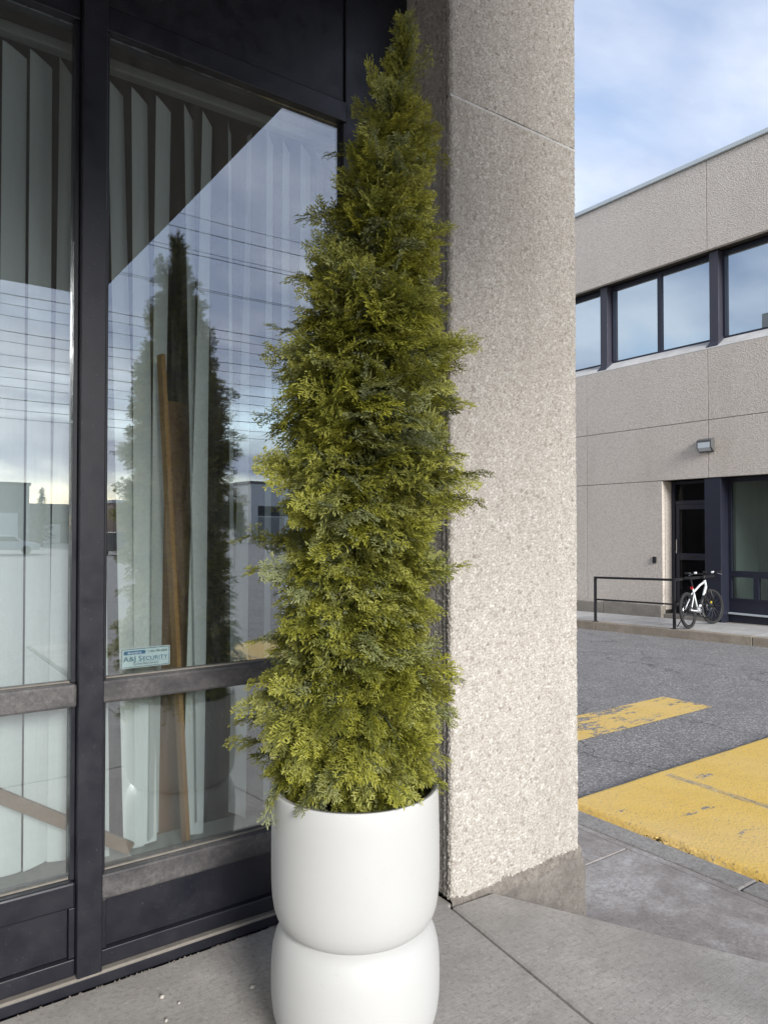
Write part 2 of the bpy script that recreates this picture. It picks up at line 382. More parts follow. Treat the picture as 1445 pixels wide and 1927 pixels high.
MB().prism([(J(.4) + g, .4 - 2 * g), (ex(.4), .4 - 2 * g), (ex(.4), -2.9), (J(.4) + g, -2.9)], -.39, 0).build('slab', 'slab_concrete', pav, bevel=.006)
for k in range(2):
    x1 = -.6 - g - k * 4.2
    MB().prism([(x1 - 4.2 + 2 * g, 2.685), (x1, 2.685), (x1, -2.9), (x1 - 4.2 + 2 * g, -2.9)], -.39, 0).build('slab', 'slab_concrete', pav, bevel=.006)

# lower sidewalk with tooled joints, then the kerb
sw = empty('sidewalk', (0, 0, 0), kind='structure')
MB().box(2.2, 3.80, -8, 15, -.50, -.338).build('bed', 'joint_dark', sw)
yj = [-7.9, -5.2, -2.55, .1, 2.765, 5.4, 8.1, 10.8, 14.9]
for a, b in zip(yj[:-1], yj[1:]):
    box('slab', 'walk_concrete', sw, 2.25, 3.765, a + .004, b - .004, -.50, -.32, bevel=.006)
box('edge_strip', 'walk_concrete', sw, 3.773, 3.826, -7.9, 14.9, -.50, -.322, bevel=.006)
kb = empty('kerb', (0, 0, 0), kind='structure')
for k in range(9):
    y0 = -7.9 + k * 2.5
    box('kerb_stone', 'kerb_concrete', kb, 3.832, 4.012, y0 + .003, y0 + 2.497, -.55, -.318, bevel=.012)

# yellow-painted asphalt ramp: overlay with broken lip along the kerb and a feathered far edge
nx, ny = 150, 260
u = np.linspace(0, 1, nx); v = np.linspace(0, 1, ny)
X0, X1, Y0, Y1 = 4.018, 12.0, -6.0, 3.53
px = X0 + (X1 - X0) * (u ** 1.9)[:, None] + 0 * v[None, :]
py = Y1 - (Y1 - Y0) * (v ** 1.6)[None, :] + 0 * u[:, None]
def wob(t, seed, amp, f=(3, 7, 17, 41, 83)):
    r = np.random.default_rng(seed); o = 0
    for i, k in enumerate(f): o = o + amp / (i + 1) ** .8 * np.sin(t * k + r.uniform(0, 6))
    return o
px = px + (wob(py, 3, .013) + rng.normal(0, .004, px.shape)) * (1 - u)[:, None] ** 8
cr = .24                                                       # rounded outer corner
dx = np.clip(X0 + cr - px, 0, None); dy = np.clip(py - (Y1 - cr), 0, None); d = np.hypot(dx, dy)
k = np.where((dx > 0) & (dy > 0), np.maximum(dx, dy) / np.maximum(d, 1e-6), 1)
px = np.where((dx > 0) & (dy > 0), X0 + cr - dx * k, px); py = np.where((dx > 0) & (dy > 0), Y1 - cr + dy * k, py)
edge = np.minimum(np.minimum(px - X0 + .02, (Y1 - py) * .35 + 0.0), 1.0)
pz = -.354 + .062 * sm(-.004, .055, np.minimum(px - X0, (Y1 - py) * .5)) + wob(px * 3 + py * 2, 5, .0014, (1, 3, 7)) + rng.normal(0, .0004, px.shape) + rng.normal(0, .0035, px.shape) * np.clip(1 - (px - X0) / .07, 0, 1)
n1, n2 = px.shape; idx = np.arange(n1 * n2).reshape(n1, n2)
V = np.stack([px, py, pz], -1).reshape(-1, 3)
Q = np.stack([idx[:-1, :-1], idx[:-1, 1:], idx[1:, 1:], idx[1:, :-1]], -1).reshape(-1, 4)
me = np_mesh('painted_ramp', V, Q, smooth=True)
tag(link('painted_ramp', me, 'yellow_ramp_paint'), kind='structure')
# worn yellow bar painted on the asphalt
ms_ = MB(); 
xsx = np.linspace(3.4, 7.70, 30)
for a, b in zip(xsx[:-1], xsx[1:]):
    zz = lambda x, y: float(-.36 - sm(6, 12, x) * np.clip(y - 6.3, 0, 7) * .028) + .004
    ms_.add([(a, 4.515, zz(a, 4.5)), (b, 4.515, zz(b, 4.5)), (b, 5.13, zz(b, 5.1)), (a, 5.13, zz(a, 5.1))], [(0, 1, 2, 3)])
tag(ms_.build('road_marking', 'yellow_stripe_paint'), kind='structure')

# ================================================================== NEAR BUILDING
# exposed-aggregate pier
def stone_sheet(name, path, z0, z1, parent, step=.0042, cell=.0135, amp=.0055, seed=1, coarse=False):
    """aggregate-faced sheet swept along a plan path (outward normal = right of travel)"""
    P = [np.array(p, float) for p in path]; pts = []; nor = []
    for a, b in zip(P[:-1], P[1:]):
        L = np.linalg.norm(b - a)
        if L < 1e-6: continue
        n = max(2, int(L / step)); d = (b - a) / L
        for i in range(n): pts.append(a + d * L * i / n); nor.append((d[1], -d[0]))
    pts.append(P[-1]); nor.append(nor[-1]); pts = np.array(pts); nor = np.array(nor)
    for _ in range(3):
        nor[1:-1] = (nor[:-2] + nor[1:-1] + nor[2:]) / 3; nor /= np.linalg.norm(nor, axis=1)[:, None]
    sarc = np.concatenate([[0], np.cumsum(np.linalg.norm(np.diff(pts, axis=0), axis=1))])
    zz = np.arange(z0, z1 + 1e-6, step); zz[-1] = z1
    S, Z = np.meshgrid(sarc, zz, indexing='ij'); r = np.random.default_rng(seed)
    nu, nv = int(sarc[-1] / cell) + 4, int((z1 - z0) / cell) + 4
    jx, jy, tone, ht = (r.uniform(0, 1, (nu, nv)) for _ in range(4))
    cu = (S / cell).astype(int) + 1; cv = ((Z - z0) / cell).astype(int) + 1
    best = np.full(S.shape, 9.); b2 = np.full(S.shape, 9.); tn = np.zeros(S.shape); hh = np.zeros(S.shape)
    for du in (-1, 0, 1):
        for dv_ in (-1, 0, 1):
            iu = np.clip(cu + du, 0, nu - 1); iv = np.clip(cv + dv_, 0, nv - 1)
            d = np.hypot(S / cell + 1 - (iu + jx[iu, iv]), (Z - z0) / cell + 1 - (iv + jy[iu, iv]))
            m = d < best; b2 = np.where(m, best, np.minimum(b2, d)); best = np.where(m, d, best)
            tn = np.where(m, tone[iu, iv], tn); hh = np.where(m, ht[iu, iv], hh)
    gap = np.clip((b2 - best) / .45, 0, 1)
    h = amp * np.sqrt(gap) * (.45 + .75 * hh) + .0012 * np.sin(S * 9 + 1) * np.sin(Z * 5)
    v = np.stack([pts[:, 0][:, None] + nor[:, 0][:, None] * h, pts[:, 1][:, None] + nor[:, 1][:, None] * h, Z], -1)
    n1, n2 = S.shape; idx = np.arange(n1 * n2).reshape(n1, n2)
    q = np.stack([idx[:-1, :-1], idx[1:, :-1], idx[1:, 1:], idx[:-1, 1:]], -1).reshape(-1, 4)
    col = np.stack([tn, gap, hh, np.ones_like(tn)], -1).reshape(-1, 4)
    me = np_mesh(name, v.reshape(-1, 3) - np.array([2.48, 2.57, 0]), q, col, 'stone', True)
    return link(name, me, 'pier_stone', parent)
pier = empty('stone_pier', (2.48, 2.57, 0), 'tall beige pebble-dash stone pier on concrete footing right of the white planter', 'pier')
def fil(cx, cy, r, a0, a1, n=5): return [(cx + r * math.cos(R(a0 + (a1 - a0) * i / n)), cy + r * math.sin(R(a0 + (a1 - a0) * i / n))) for i in range(n + 1)]
fp = [(2.062, 2.425)] + fil(2.062 + .014, 2.400 + .014, .014, 180, 270) + fil(2.884 - .016, 2.400 + .016, .016, 270, 360) + [(2.884, 2.60)]
stone_sheet('front_panel', fp, .012, 3.507, pier, seed=1)
stone_sheet('front_panel', fp, 3.521, 4.95, pier, seed=2)
stone_sheet('side_panel', [(2.072, 2.742), (2.072, 2.475)] + fil(2.084, 2.475, .012, 180, 250), .012, 4.19, pier, seed=3, step=.005)
stone_sheet('side_ridge', fil(2.080, 2.452, .014, 120, 245, 7), .012, 4.19, pier, seed=4, step=.005)
m = MB().box(2.085 - 2.48, 2.872 - 2.48, 2.418 - 2.57, 2.60 - 2.57, 0, 4.95); m.build('core', 'joint_dark', pier)
MB().box(2.094 - 2.48, 2.85 - 2.48, 2.601 - 2.57, 2.735 - 2.57, 0, 4.19).build('core', 'joint_dark', pier)
# pale mortar bead in the horizontal joint
MB().box(2.060 - 2.48, 2.882 - 2.48, 2.3990 - 2.57, 2.4165 - 2.57, 3.508, 3.520).build('joint_bead', 'sill_concrete', pier)
# footing: rough cast concrete block below pavement level, with a slightly bulged corner
fm = bmesh.new()
pl = [(2.262, 2.392), (2.60, 2.384), (2.86, 2.376), (2.915, 2.385), (2.928, 2.42), (2.925, 2.60), (2.262, 2.60)]
zs = [-.46, -.33, -.2, -.1, -.04, -.006]
rows = []
for zi in zs:
    row = []
    for i, (x, y) in enumerate(pl):
        w = 1 if i in (1, 2, 3, 4) else 0
        sh = .012 if zi > -.02 else 0
        row.append(fm.verts.new((x - 2.48 - sh * (i in (3, 4)) + w * random.uniform(-.003, .003), y - 2.57 + sh * (i in (1, 2, 3)) + w * random.uniform(-.004, .003), zi)))
    rows.append(row)
for a, b in zip(rows[:-1], rows[1:]):
    for i in range(len(pl)): fm.faces.new((a[i], a[(i + 1) % len(pl)], b[(i + 1) % len(pl)], b[i]))
fm.faces.new(rows[-1])
me = bpy.data.meshes.new('footing'); fm.to_mesh(me); fm.free(); link('footing', me, 'plinth_concrete', pier)
# smeared mortar between footing and stone face: uneven strip hugging the base
mv = []; mf = []; n = 90
for i in range(n + 1):
    x = 2.055 + (2.895 - 2.055) * i / n; t = i / n
    hi = .012 + .016 * t + .022 * max(0, math.sin(x * 19) * .5 + math.sin(x * 43) * .4 + random.uniform(-.35, .35)) + (.02 * t)
    lo = -.03
    y = 2.3945 - random.uniform(0, .004)
    mv += [(x - 2.48, y - .004 - 2.57, lo), (x - 2.48, y - 2.57 - .003, hi * .45), (x - 2.48, 2.398 - 2.57 + .004, hi)]
for i in range(n):
    for j in (0, 1): mf.append((i * 3 + j, i * 3 + 3 + j, i * 3 + 4 + j, i * 3 + 1 + j))
MB().add(mv, mf).build('mortar_smear', 'mortar', pier, smooth=True)

# building body: upper storey overhanging the entrance, soffit, end wall
bld = empty('building', (0, 6, 0), 'near building whose dark soffit overhangs the glazed entrance', 'building')
box('upper_storey', 'panel_stone', bld, -26, 2.055, -2.90, 13.4, 4.22, 9.45)
for k in range(8):
    box('soffit_panel', 'soffit_paint', bld, -15.548 + k * 2.2 + .004, -13.348 + k * 2.2 - .004, -2.88, 2.74, 4.20, 4.216)
box('roof_cap', 'roof_metal', bld, -26.05, 2.10, -2.95, 13.45, 9.452, 9.56)
box('end_wall', 'panel_stone', bld, 2.3, 2.86, 2.74, 13.4, -.5, 4.95)
box('sky_screen_wing', 'panel_stone', bld, -12, 2.6, 13.41, 40, -.5, 5.2)  # unseen low wing, added to keep sky out of the far ground-floor reflections
box('end_wall_parapet', 'panel_stone', bld, 2.06, 2.86, 2.602, 13.4, 4.952, 9.45)

# ================================================================== STOREFRONT
GY = 2.74
sf = empty('storefront', (.64, 2.70, 0), 'dark metal framed storefront glazing with large panes behind the planter', 'storefront')
FX = [(-3.63, -3.545), (-2.555, -2.47), (-1.48, -1.395), (-.41, -.325), (.603, .687)]       # mullions
for a, b in FX:
    box('mullion', 'frame_metal', sf, a, b, 2.672, 2.80, .055, 4.19, bevel=.004)
bays = [(FX[i][1], FX[i + 1][0]) for i in range(4)] + [(.687, 1.722)]
for i, (a, b) in enumerate(bays):
    a += .001; b -= .001
    box('spandrel_panel', 'frame_metal', sf, a, b, 2.735, 2.79, 3.512, 4.19)
    box('header', 'frame_metal', sf, a, b, 2.705, 2.80, 3.418, 3.51, bevel=.005)
    box('rail', 'weathered_metal', sf, a, b, 2.692, 2.80, .987, 1.068, bevel=.009)
    box('bottom_rail', 'weathered_metal' if i == 4 else 'frame_metal', sf, a, b, 2.695, 2.80, .292, .382, bevel=.008)
    box('kick_panel', 'frame_metal', sf, a + .022, b - .022, 2.722, 2.76, .118, .29)
    box('kick_frame', 'frame_metal', sf, a, b, 2.698, 2.80, .058, .1165, bevel=.004)
    for s_ in (0, 1):
        xa = a if s_ == 0 else b - .020
        box('kick_stile', 'frame_metal', sf, xa, xa + .020, 2.702, 2.80, .1175, .2915, bevel=.003)
        for z0, z1 in ((.383, .986), (1.069, 3.417)):
            xa = a if s_ == 0 else b - .016
            box('glazing_bead', 'frame_metal', sf, xa, xa + .016, 2.712, 2.775, z0, z1, bevel=.003)
    for z0, z1 in ((.383, .986), (1.069, 3.417)):
        box('pane', 'shop_glass', sf, a + .0165, b - .0165, GY, GY + .006, z0, z1)
        box('gasket', 'dust_ledge', sf, a + .017, b - .017, GY - .010, GY - .0005, z0 - .0005, z0 + .004)
box('jamb_panel', 'frame_metal', sf, 1.7225, 2.068, 2.722, 2.80, .055, 4.19, bevel=.003)
box('base_sill', 'frame_metal', sf, -6.0, 2.058, 2.688, 2.80, .0, .042, bevel=.004)
box('sill_ledge', 'dust_ledge', sf, -6.0, 2.058, 2.681, 2.80, .0425, .0545, bevel=.003)
# dirt and crumbled sealant along the foot of the sill
cr_ = MB()
for i in range(240):
    x = random.uniform(-.4, 2.0); y = 2.684 - abs(random.gauss(0, .007)); r_ = random.uniform(.0015, .005)
    cr_.add([(x - r_, y, 0), (x, y - r_, 0), (x + r_, y, 0), (x, y + r_, 0), (x, y, r_ * 1.2)], [(0, 1, 4), (1, 2, 4), (2, 3, 4), (3, 0, 4)])
for i in range(320):
    x = random.uniform(.2, 2.1); y = random.uniform(.9, 2.67); r_ = random.uniform(.0008, .0024)
    cr_.add([(x - r_, y, 0), (x, y - r_, 0), (x + r_, y, 0), (x, y + r_, 0), (x, y, r_ * 1.2)], [(0, 1, 4), (1, 2, 4), (2, 3, 4), (3, 0, 4)])
tag(cr_.build('debris', 'mortar'), 'fine grit on the paving and along the storefront sill', 'debris', kind='stuff')

# security sticker, inside the glass
stk = empty('security_sticker', (.764, 2.7475, 1.092), 'small blue and white A&J Security alarm sticker in window corner', 'sticker')
def rrect(w, h, r, y0, y1, n=5):
    p = []
    for cx, cz, a in ((w - r, h - r, 0), (r, h - r, 90), (r, r, 180), (w - r, r, 270)):
        for i in range(n + 1): p.append((cx + r * math.cos(R(a + 90 * i / n)), cz + r * math.sin(R(a + 90 * i / n))))
    k = len(p)
    return MB().add([(x, y0, z) for x, z in p] + [(x, y1, z) for x, z in p], [tuple(range(k)), tuple(reversed(range(k, 2 * k)))] + [((i + 1) % k, i, k + i, k + (i + 1) % k) for i in range(k)])
rrect(.184, .074, .006, 0, .0006).build('backing', 'sticker_white', stk)
rrect(.178, .068, .005, 0, .0003).build('border', 'sticker_teal', stk, (.003, -.0004, .003))
rrect(.174, .064, .004, 0, .0003).build('field', 'sticker_ground', stk, (.005, -.0008, .005))
rrect(.082, .014, .0069, 0, .0003).build('pill', 'sticker_blue', stk, (.010, -.0012, .050))
def text(body, size, x, z, mat, parent, sx=1.0, y=-.0017):
    cu = bpy.data.curves.new('lettering', 'FONT'); cu.body = body; cu.size = size; cu.extrude = .0001; cu.resolution_u = 3
    t = bpy.data.objects.new('tmp', cu); COL.objects.link(t)
    me = bpy.data.meshes.new_from_object(t.evaluated_get(bpy.context.evaluated_depsgraph_get()))
    bpy.data.objects.remove(t); me.transform(Matrix.Rotation(R(90), 4, 'X') @ Matrix.Diagonal((sx, 1, 1, 1)))
    w = max(v.co.x for v in me.vertices)
    link('lettering', me, mat, parent, (x, y, z)); return w
text('Secured by', .0115, .025, .0532, 'sticker_white', stk, 1.0)
text('1-866-383-8668', .0115, .100, .0535, 'sticker_ink', stk, .98)
x = .009
for body, size in (('A&J ', .0265), ('S', .0265), ('ECURITY', .0205)):
    w = text(body, size, x, .0255, 'sticker_teal', stk, 1.16); x += w + (.010 if body == 'A&J ' else .0022)
box('underline', 'sticker_teal', stk, .764 + .050, .764 + .172, 2.7475 - .0016, 2.7475 - .0012, 1.092 + .0215, 1.092 + .0222)
text('Security Alarm Systems', .0098, .046, .0115, 'sticker_ink', stk, 1.0)

# room behind the glass
rm = empty('room', (0, 3, 0), kind='structure')
box('floor', 'interior_wall', rm, -5.9, 2.29, 2.805, 7.6, .05, .10)
box('back_wall', 'interior_wall', rm, -5.9, 2.29, 7.6, 7.7, .101, 4.1)
box('ceiling', 'interior_wall', rm, -5.9, 2.29, 2.805, 7.6, 4.1, 4.18)
box('side_wall', 'interior_wall', rm, 2.2, 2.29, 2.805, 7.6, .101, 4.099)
box('side_wall', 'interior_wall', rm, -6.0, -5.901, 2.805, 7.6, .05, 4.18)
box('window_ledge', 'interior_sill', rm, -5.9, 2.19, 2.803, 3.02, .30, .345, bevel=.004)

def slat(parent, ct, wt, cb, wb, zb, zt=3.36, sgn=1, y=2.90, full=.089):
    m = MB(); n = 18; vs = []
    tl = random.uniform(-.01, .01)
    for i in range(n + 1):
        t = i / n; e = t * t * (3 - 2 * t)
        c = ct + (cb - ct) * t; w = wt + (wb - wt) * e; w = min(w, full * 1.05)
        kk = c / y; hy = math.sqrt(1 + kk * kk)
        a = (math.acos(min(1, w / full / hy)) - math.atan(kk)) if sgn > 0 else -(math.acos(min(1, w / full / hy)) + math.atan(kk))
        z = zt + (zb - zt) * t
        for j in range(5):
            q = (j - 2) / 2; bow = .006 * (1 - q * q)
            px_ = q * full / 2
            zt_ = z + (-.012 * (q + 1) if i == 0 else 0) + (tl * q if i == n else 0)
            vs.append((c + px_ * math.cos(a) - bow * math.sin(a), y + px_ * math.sin(a) - bow * math.cos(a), zt_))
    fs = [(i * 5 + j, i * 5 + j + 1, i * 5 + 6 + j, i * 5 + 5 + j) for i in range(n) for j in range(4)]
    p = parent.location
    o = MB().add([(a - p.x, b - p.y, c_ - p.z) for a, b, c_ in vs], fs).build('slat', 'blind_fabric', parent, smooth=True)
    ck = MB().box(ct - .003 - p.x, ct + .003 - p.x, y - .012 - p.y, y + .012 - p.y, zt - .002, zt + .03)
    ck.build('clip', 'blind_rail', o); return o
bl = empty('vertical_blind', (1.2, 2.9, 3.39), 'pale grey vertical blind with uneven twisted slats behind the wide pane', 'blind', 'vertical blinds behind the storefront')
box('head_rail', 'blind_rail', bl, .70, 2.15, 2.875, 2.925, 3.392, 3.43, bevel=.004)
for sp_ in [(.700, .03, .728, .082, .36, 1), (.778, .061, .868, .080, .355, 1), (.872, .063, .915, .086, .36, 1), (.970, .061, .945, .040, .38, 1),
            (1.076, .040, 1.13, .020, .40, 1), (1.157, .043, 1.108, .088, .35, 1), (1.257, .014, 1.285, .02, .45, 1), (1.350, .022, 1.302, .080, .385, -1),
            (1.440, .03, 1.43, .03, .4, 1), (1.53, .035, 1.53, .07, .39, 1), (1.62, .05, 1.61, .08, .39, 1), (1.71, .04, 1.70, .07, .39, 1)]:
    slat(bl, *sp_[:5], sgn=sp_[5], y=2.90 + .02 * (int(sp_[0] * 100) % 2))
bl2 = empty('vertical_blind', (.1, 2.9, 3.39), 'pale vertical blind with nearly closed slats behind the narrow left pane', 'blind', 'vertical blinds behind the storefront')
box('head_rail', 'blind_rail', bl2, -3.4, .66, 2.875, 2.925, 3.392, 3.43, bevel=.004)
for k in range(44):
    c = .595 - k * .088
    w = [.05, .075, .080, .07][k % 4]
    slat(bl2, c, w, c + [-.005, .005, .0, .01][k % 4], .086, .37 + .02 * random.random())

# clutter leaning inside
def bar(name, mat, p0, p1, w, d, label, cat):
    p0, p1 = Vector(p0), Vector(p1); L = (p1 - p0).length
    o = MB().box(-w / 2, w / 2, -d / 2, d / 2, 0, L).build(name, mat, None, p0, bevel=.002)
    o.rotation_euler = (p1 - p0).to_track_quat('Z', 'Y').to_euler(); return tag(o, label, cat)
bar('wooden_plank', 'plank_wood', (1.052, 2.845, .347), (.934, 2.828, 2.295), .042, .018, 'long narrow orange-brown wooden plank leaning upright behind the window', 'plank')
bar('wooden_beam', 'beam_wood', (.05, 2.833, .902), (.83, 2.833, .392), .024, .045, 'brown wooden beam slanting down behind the lower left pane', 'beam')
pn = empty('wood_panel', (1.09, 3.12, .10), 'dark brown cardboard and wood panel standing behind the blind slats', 'panel')
box('board', 'panel_wood', pn, 1.0, 1.165, 3.10, 3.125, .102, 1.72, bevel=.002)
box('board', 'panel_wood', pn, 1.05, 1.172, 3.128, 3.15, .102, 2.17, bevel=.002)
box('batten', 'beam_wood', pn, 1.142, 1.166, 3.080, 3.099, .102, 2.10, bevel=.002)
bx_ = MB(); nb = 26
vs = []
for i in range(nb + 1):
    for j in range(nb + 1):
        a = i / nb; b = j / nb
        vs.append((1.225 + .42 * a + .02 * math.sin(b * 7), 3.10 - .10 * math.sin(a * math.pi) + .018 * math.sin(a * 17 + b * 9) + random.uniform(-.006, .006), .10 + 1.83 * b - .12 * abs(a - .45) * b))
fs = [(i * (nb + 1) + j, (i + 1) * (nb + 1) + j, (i + 1) * (nb + 1) + j + 1, i * (nb + 1) + j + 1) for i in range(nb) for j in range(nb)]
k0 = len(vs); vs2 = [(x_, 3.42, z_) for x_, y_, z_ in vs]
fs2 = [tuple(k0 + t for t in reversed(f)) for f in fs]
rim = [i * (nb + 1) for i in range(nb + 1)] + [nb * (nb + 1) + j for j in range(1, nb + 1)] + [i * (nb + 1) + nb for i in range(nb - 1, -1, -1)] + [j for j in range(nb - 1, 0, -1)]
fs3 = [(rim[(i + 1) % len(rim)], rim[i], k0 + rim[i], k0 + rim[(i + 1) % len(rim)]) for i in range(len(rim))]
tag(MB().add(vs + vs2, fs + fs2 + fs3).build('plastic_sack', 'black_plastic', smooth=True), 'crumpled shiny black plastic sack standing behind the window', 'sack')
hp = empty('houseplant', (1.19, 3.02, 2.175), 'small green leafy sprig resting on the tall brown panel indoors', 'plant')
MB().tube([(0, .115, 0), (-.01, .05, .10), (-.03, 0, .27)], .003, 6).build('stem', 'house_leaf', hp)
for k in range(7):
    z = .08 + .03 * k; a = k * 2.4; L = .055
    d = Vector((math.cos(a), math.sin(a) * .6, .4)).normalized(); sd_ = d.cross(Vector((0, 0, 1))).normalized() * .014
    o_ = Vector((-.012 - .01 * k / 4, .04 - .006 * k, z))
    MB().add([o_, o_ + d * L * .45 + sd_, o_ + d * L, o_ + d * L * .45 - sd_, o_ + d * L * .5 + Vector((0, 0, .004))], [(0, 1, 4), (1, 2, 4), (2, 3, 4), (3, 0, 4)]).build('leaf', 'house_leaf', hp)

# ================================================================== PLANTER AND CEDAR
PX, PY = 1.276, 1.952
plt = empty('planter', (PX, PY, 0), 'white hourglass-shaped planter holding the tall cedar', 'planter')
prof = [(0, .003), (.172, .003), (.190, .008), (.212, .024), (.233, .048), (.248, .078), (.259, .118), (.2645, .165), (.2655, .215), (.2645, .265), (.261, .302), (.2535, .334), (.243, .357), (.230, .372), (.213, .381)]
MB().lathe(prof).build('base', 'planter_white', plt, smooth=True)
prof = [(.212, .380), (.226, .385), (.239, .396), (.2495, .413), (.2575, .438), (.2625, .472), (.265, .515), (.2655, .58), (.265, .66), (.2635, .74), (.262, .792), (.2605, .797), (.258, .799)]
MB().lathe(prof).build('bowl', 'planter_white', plt, smooth=True)
MB().lathe([(.2578, .7992), (.246, .7992), (.2445, .796), (.243, .70), (.242, .66)]).build('rim', 'planter_rim', plt, smooth=True)
MB().lathe([(.2415, .715), (.18, .735), (.08, .745), (.001, .75)], 48).build('soil', 'soil', plt, smooth=True)

# frond templates: flat feathery cedar sprays
def frond(seed, nb=9):
    r = np.random.default_rng(seed); V = []; F = []; A = []
    L = 1.0
    bend = r.uniform(-.22, .22); droop = r.uniform(.10, .34)
    def P(x, y, z=0.0):
        return np.array([x * (1 - .10 * abs(bend) * x), y + bend * x * x, z - droop * x * x])
    def rib(p0, p1, w0, w1, t0, t1, roll, jit):
        d = p1 - p0; n = np.array([-d[1], d[0], 0]); n /= (np.linalg.norm(n) + 1e-9)
        n = n * math.cos(roll) + np.array([0, 0, 1]) * math.sin(roll)
        m = p0 + d * .55; k = len(V)
        V.extend([p0 - n * w0 * .5, m - n * w1 * .5, p1, m + n * w1 * .5, p0 + n * w0 * .5])
        A.extend([(t0, 0, jit, 1), ((t0 + t1) / 2, 0, jit, 1), (t1, 0, jit, 1), ((t0 + t1) / 2, 0, jit, 1), (t0, 0, jit, 1)])
        F.extend([(k, k + 1, k + 2), (k, k + 2, k + 3), (k, k + 3, k + 4)])
    W = .020
    for i in range(5):
        a, b = i / 5, (i + 1) / 5
        rib(P(a, 0), P(b + .01, 0), W * (1 - a * .4), W * (1 - a * .5), a * .5, b * .7, 0, .5)
    for sd_ in (1, -1):
        for i in range(nb):
            s0 = .10 + .84 * (i + (.25 if sd_ > 0 else .7) + r.uniform(-.15, .15)) / nb
            ln = (.36 * math.sin(math.pi * min(1, (s0 * .86 + .16))) ** .7 + .05) * r.uniform(.75, 1.15)
            ang = R(r.uniform(36, 52)) * sd_; zt = r.uniform(-.10, .06) * ln * 3
            q0 = np.array([s0, 0, 0]); dd = np.array([math.cos(ang), math.sin(ang), 0])
            q1 = q0 + dd * ln
            p0 = P(*q0); p1 = P(q1[0], q1[1], zt)
            tt0 = .25 + .4 * s0; tt1 = min(1, .62 + .45 * s0); jit = r.uniform()
            rib(p0, p1, .014, .014, tt0, tt1, r.uniform(-.4, .4), jit)
            nt_ = max(3, int(ln / .050))
            for j in range(nt_):
                f = (j + .6) / nt_
                for s2 in (1, -1):
                    if r.uniform() < .06: continue
                    a2 = ang + s2 * R(r.uniform(30, 55)); l2 = (.105 * (1 - .55 * f) + .018) * r.uniform(.7, 1.25)
                    o = q0 + dd * ln * f; e = o + np.array([math.cos(a2), math.sin(a2), 0]) * l2
                    rib(P(o[0], o[1], zt * f), P(e[0], e[1], zt * f + r.uniform(-.5, .5) * l2), .013, .029, tt0 + (tt1 - tt0) * f, min(1, tt0 + (tt1 - tt0) * f + .25), r.uniform(-.7, .7), r.uniform())
    return np.array(V), np.array(F), np.array(A)
TPL = [frond(40 + i, nb) for i, nb in enumerate((7, 8, 7, 8, 9, 7))]
# star-shaped shoot tips (short needles radiating from a point)
def star(seed):
    r = np.random.default_rng(seed); V = []; F = []; A = []
    for i in range(13):
        a = 2 * math.pi * i / 13 + r.uniform(-.2, .2); e = r.uniform(.25, 1.1)
        d = np.array([math.sin(e), math.cos(a) * math.cos(e), math.sin(a) * math.cos(e)]); L = r.uniform(.55, 1.0)
        n = np.cross(d, r.normal(size=3)); n /= np.linalg.norm(n); k = len(V)
        V.extend([np.zeros(3), d * L * .55 - n * .03, d * L, d * L * .55 + n * .03]); F.extend([(k, k + 1, k + 2), (k, k + 2, k + 3)])
        A.extend([(.6, 0, .5, 1), (.9, 0, .6, 1), (1, 0, .7, 1), (.9, 0, .6, 1)])
    return np.array(V), np.array(F), np.array(A)
STAR = star(5)

BASE = np.array([PX, PY, .80]); TIP = np.array([1.318, 1.735, 3.12])
def axis(z):
    t = (z - .80) / (3.12 - .80)
    e = max(t, 0) ** 2.4
    return np.array([BASE[0] + (TIP[0] - BASE[0]) * e, BASE[1] + (TIP[1] - BASE[1]) * e, z])
ZR = [.72, .85, 1.00, 1.26, 1.52, 1.77, 2.02, 2.27, 2.45, 2.60, 2.75, 2.88, 3.00, 3.12]
RR = [.225, .285, .315, .280, .270, .285, .280, .250, .200, .160, .105, .062, .032, .015]
prof_r = lambda z: float(np.interp(z, ZR, RR))
tree = empty('cedar_tree', (PX, PY, .745), 'tall narrow artificial cedar with feathery yellow-green sprays in the white planter', 'tree')
tl_ = Vector((PX, PY, .745))
tp = [Vector(axis(z)) - tl_ for z in np.linspace(.74, 3.0, 14)]
MB().tube(tp, [.024 - .0015 * i for i in range(14)], 10).build('trunk', 'bark', tree, smooth=True)
fr_list = []      # origin, direction, normal, length, template, hue, outwardness
r = np.random.default_rng(21)
branches = MB()
NB = 455
cz = np.linspace(.74, 2.97, 400); wts = np.array([prof_r(z) + .035 for z in cz]); cdf = np.cumsum(wts); cdf /= cdf[-1]
right = np.array([.8153, -.579, 0])
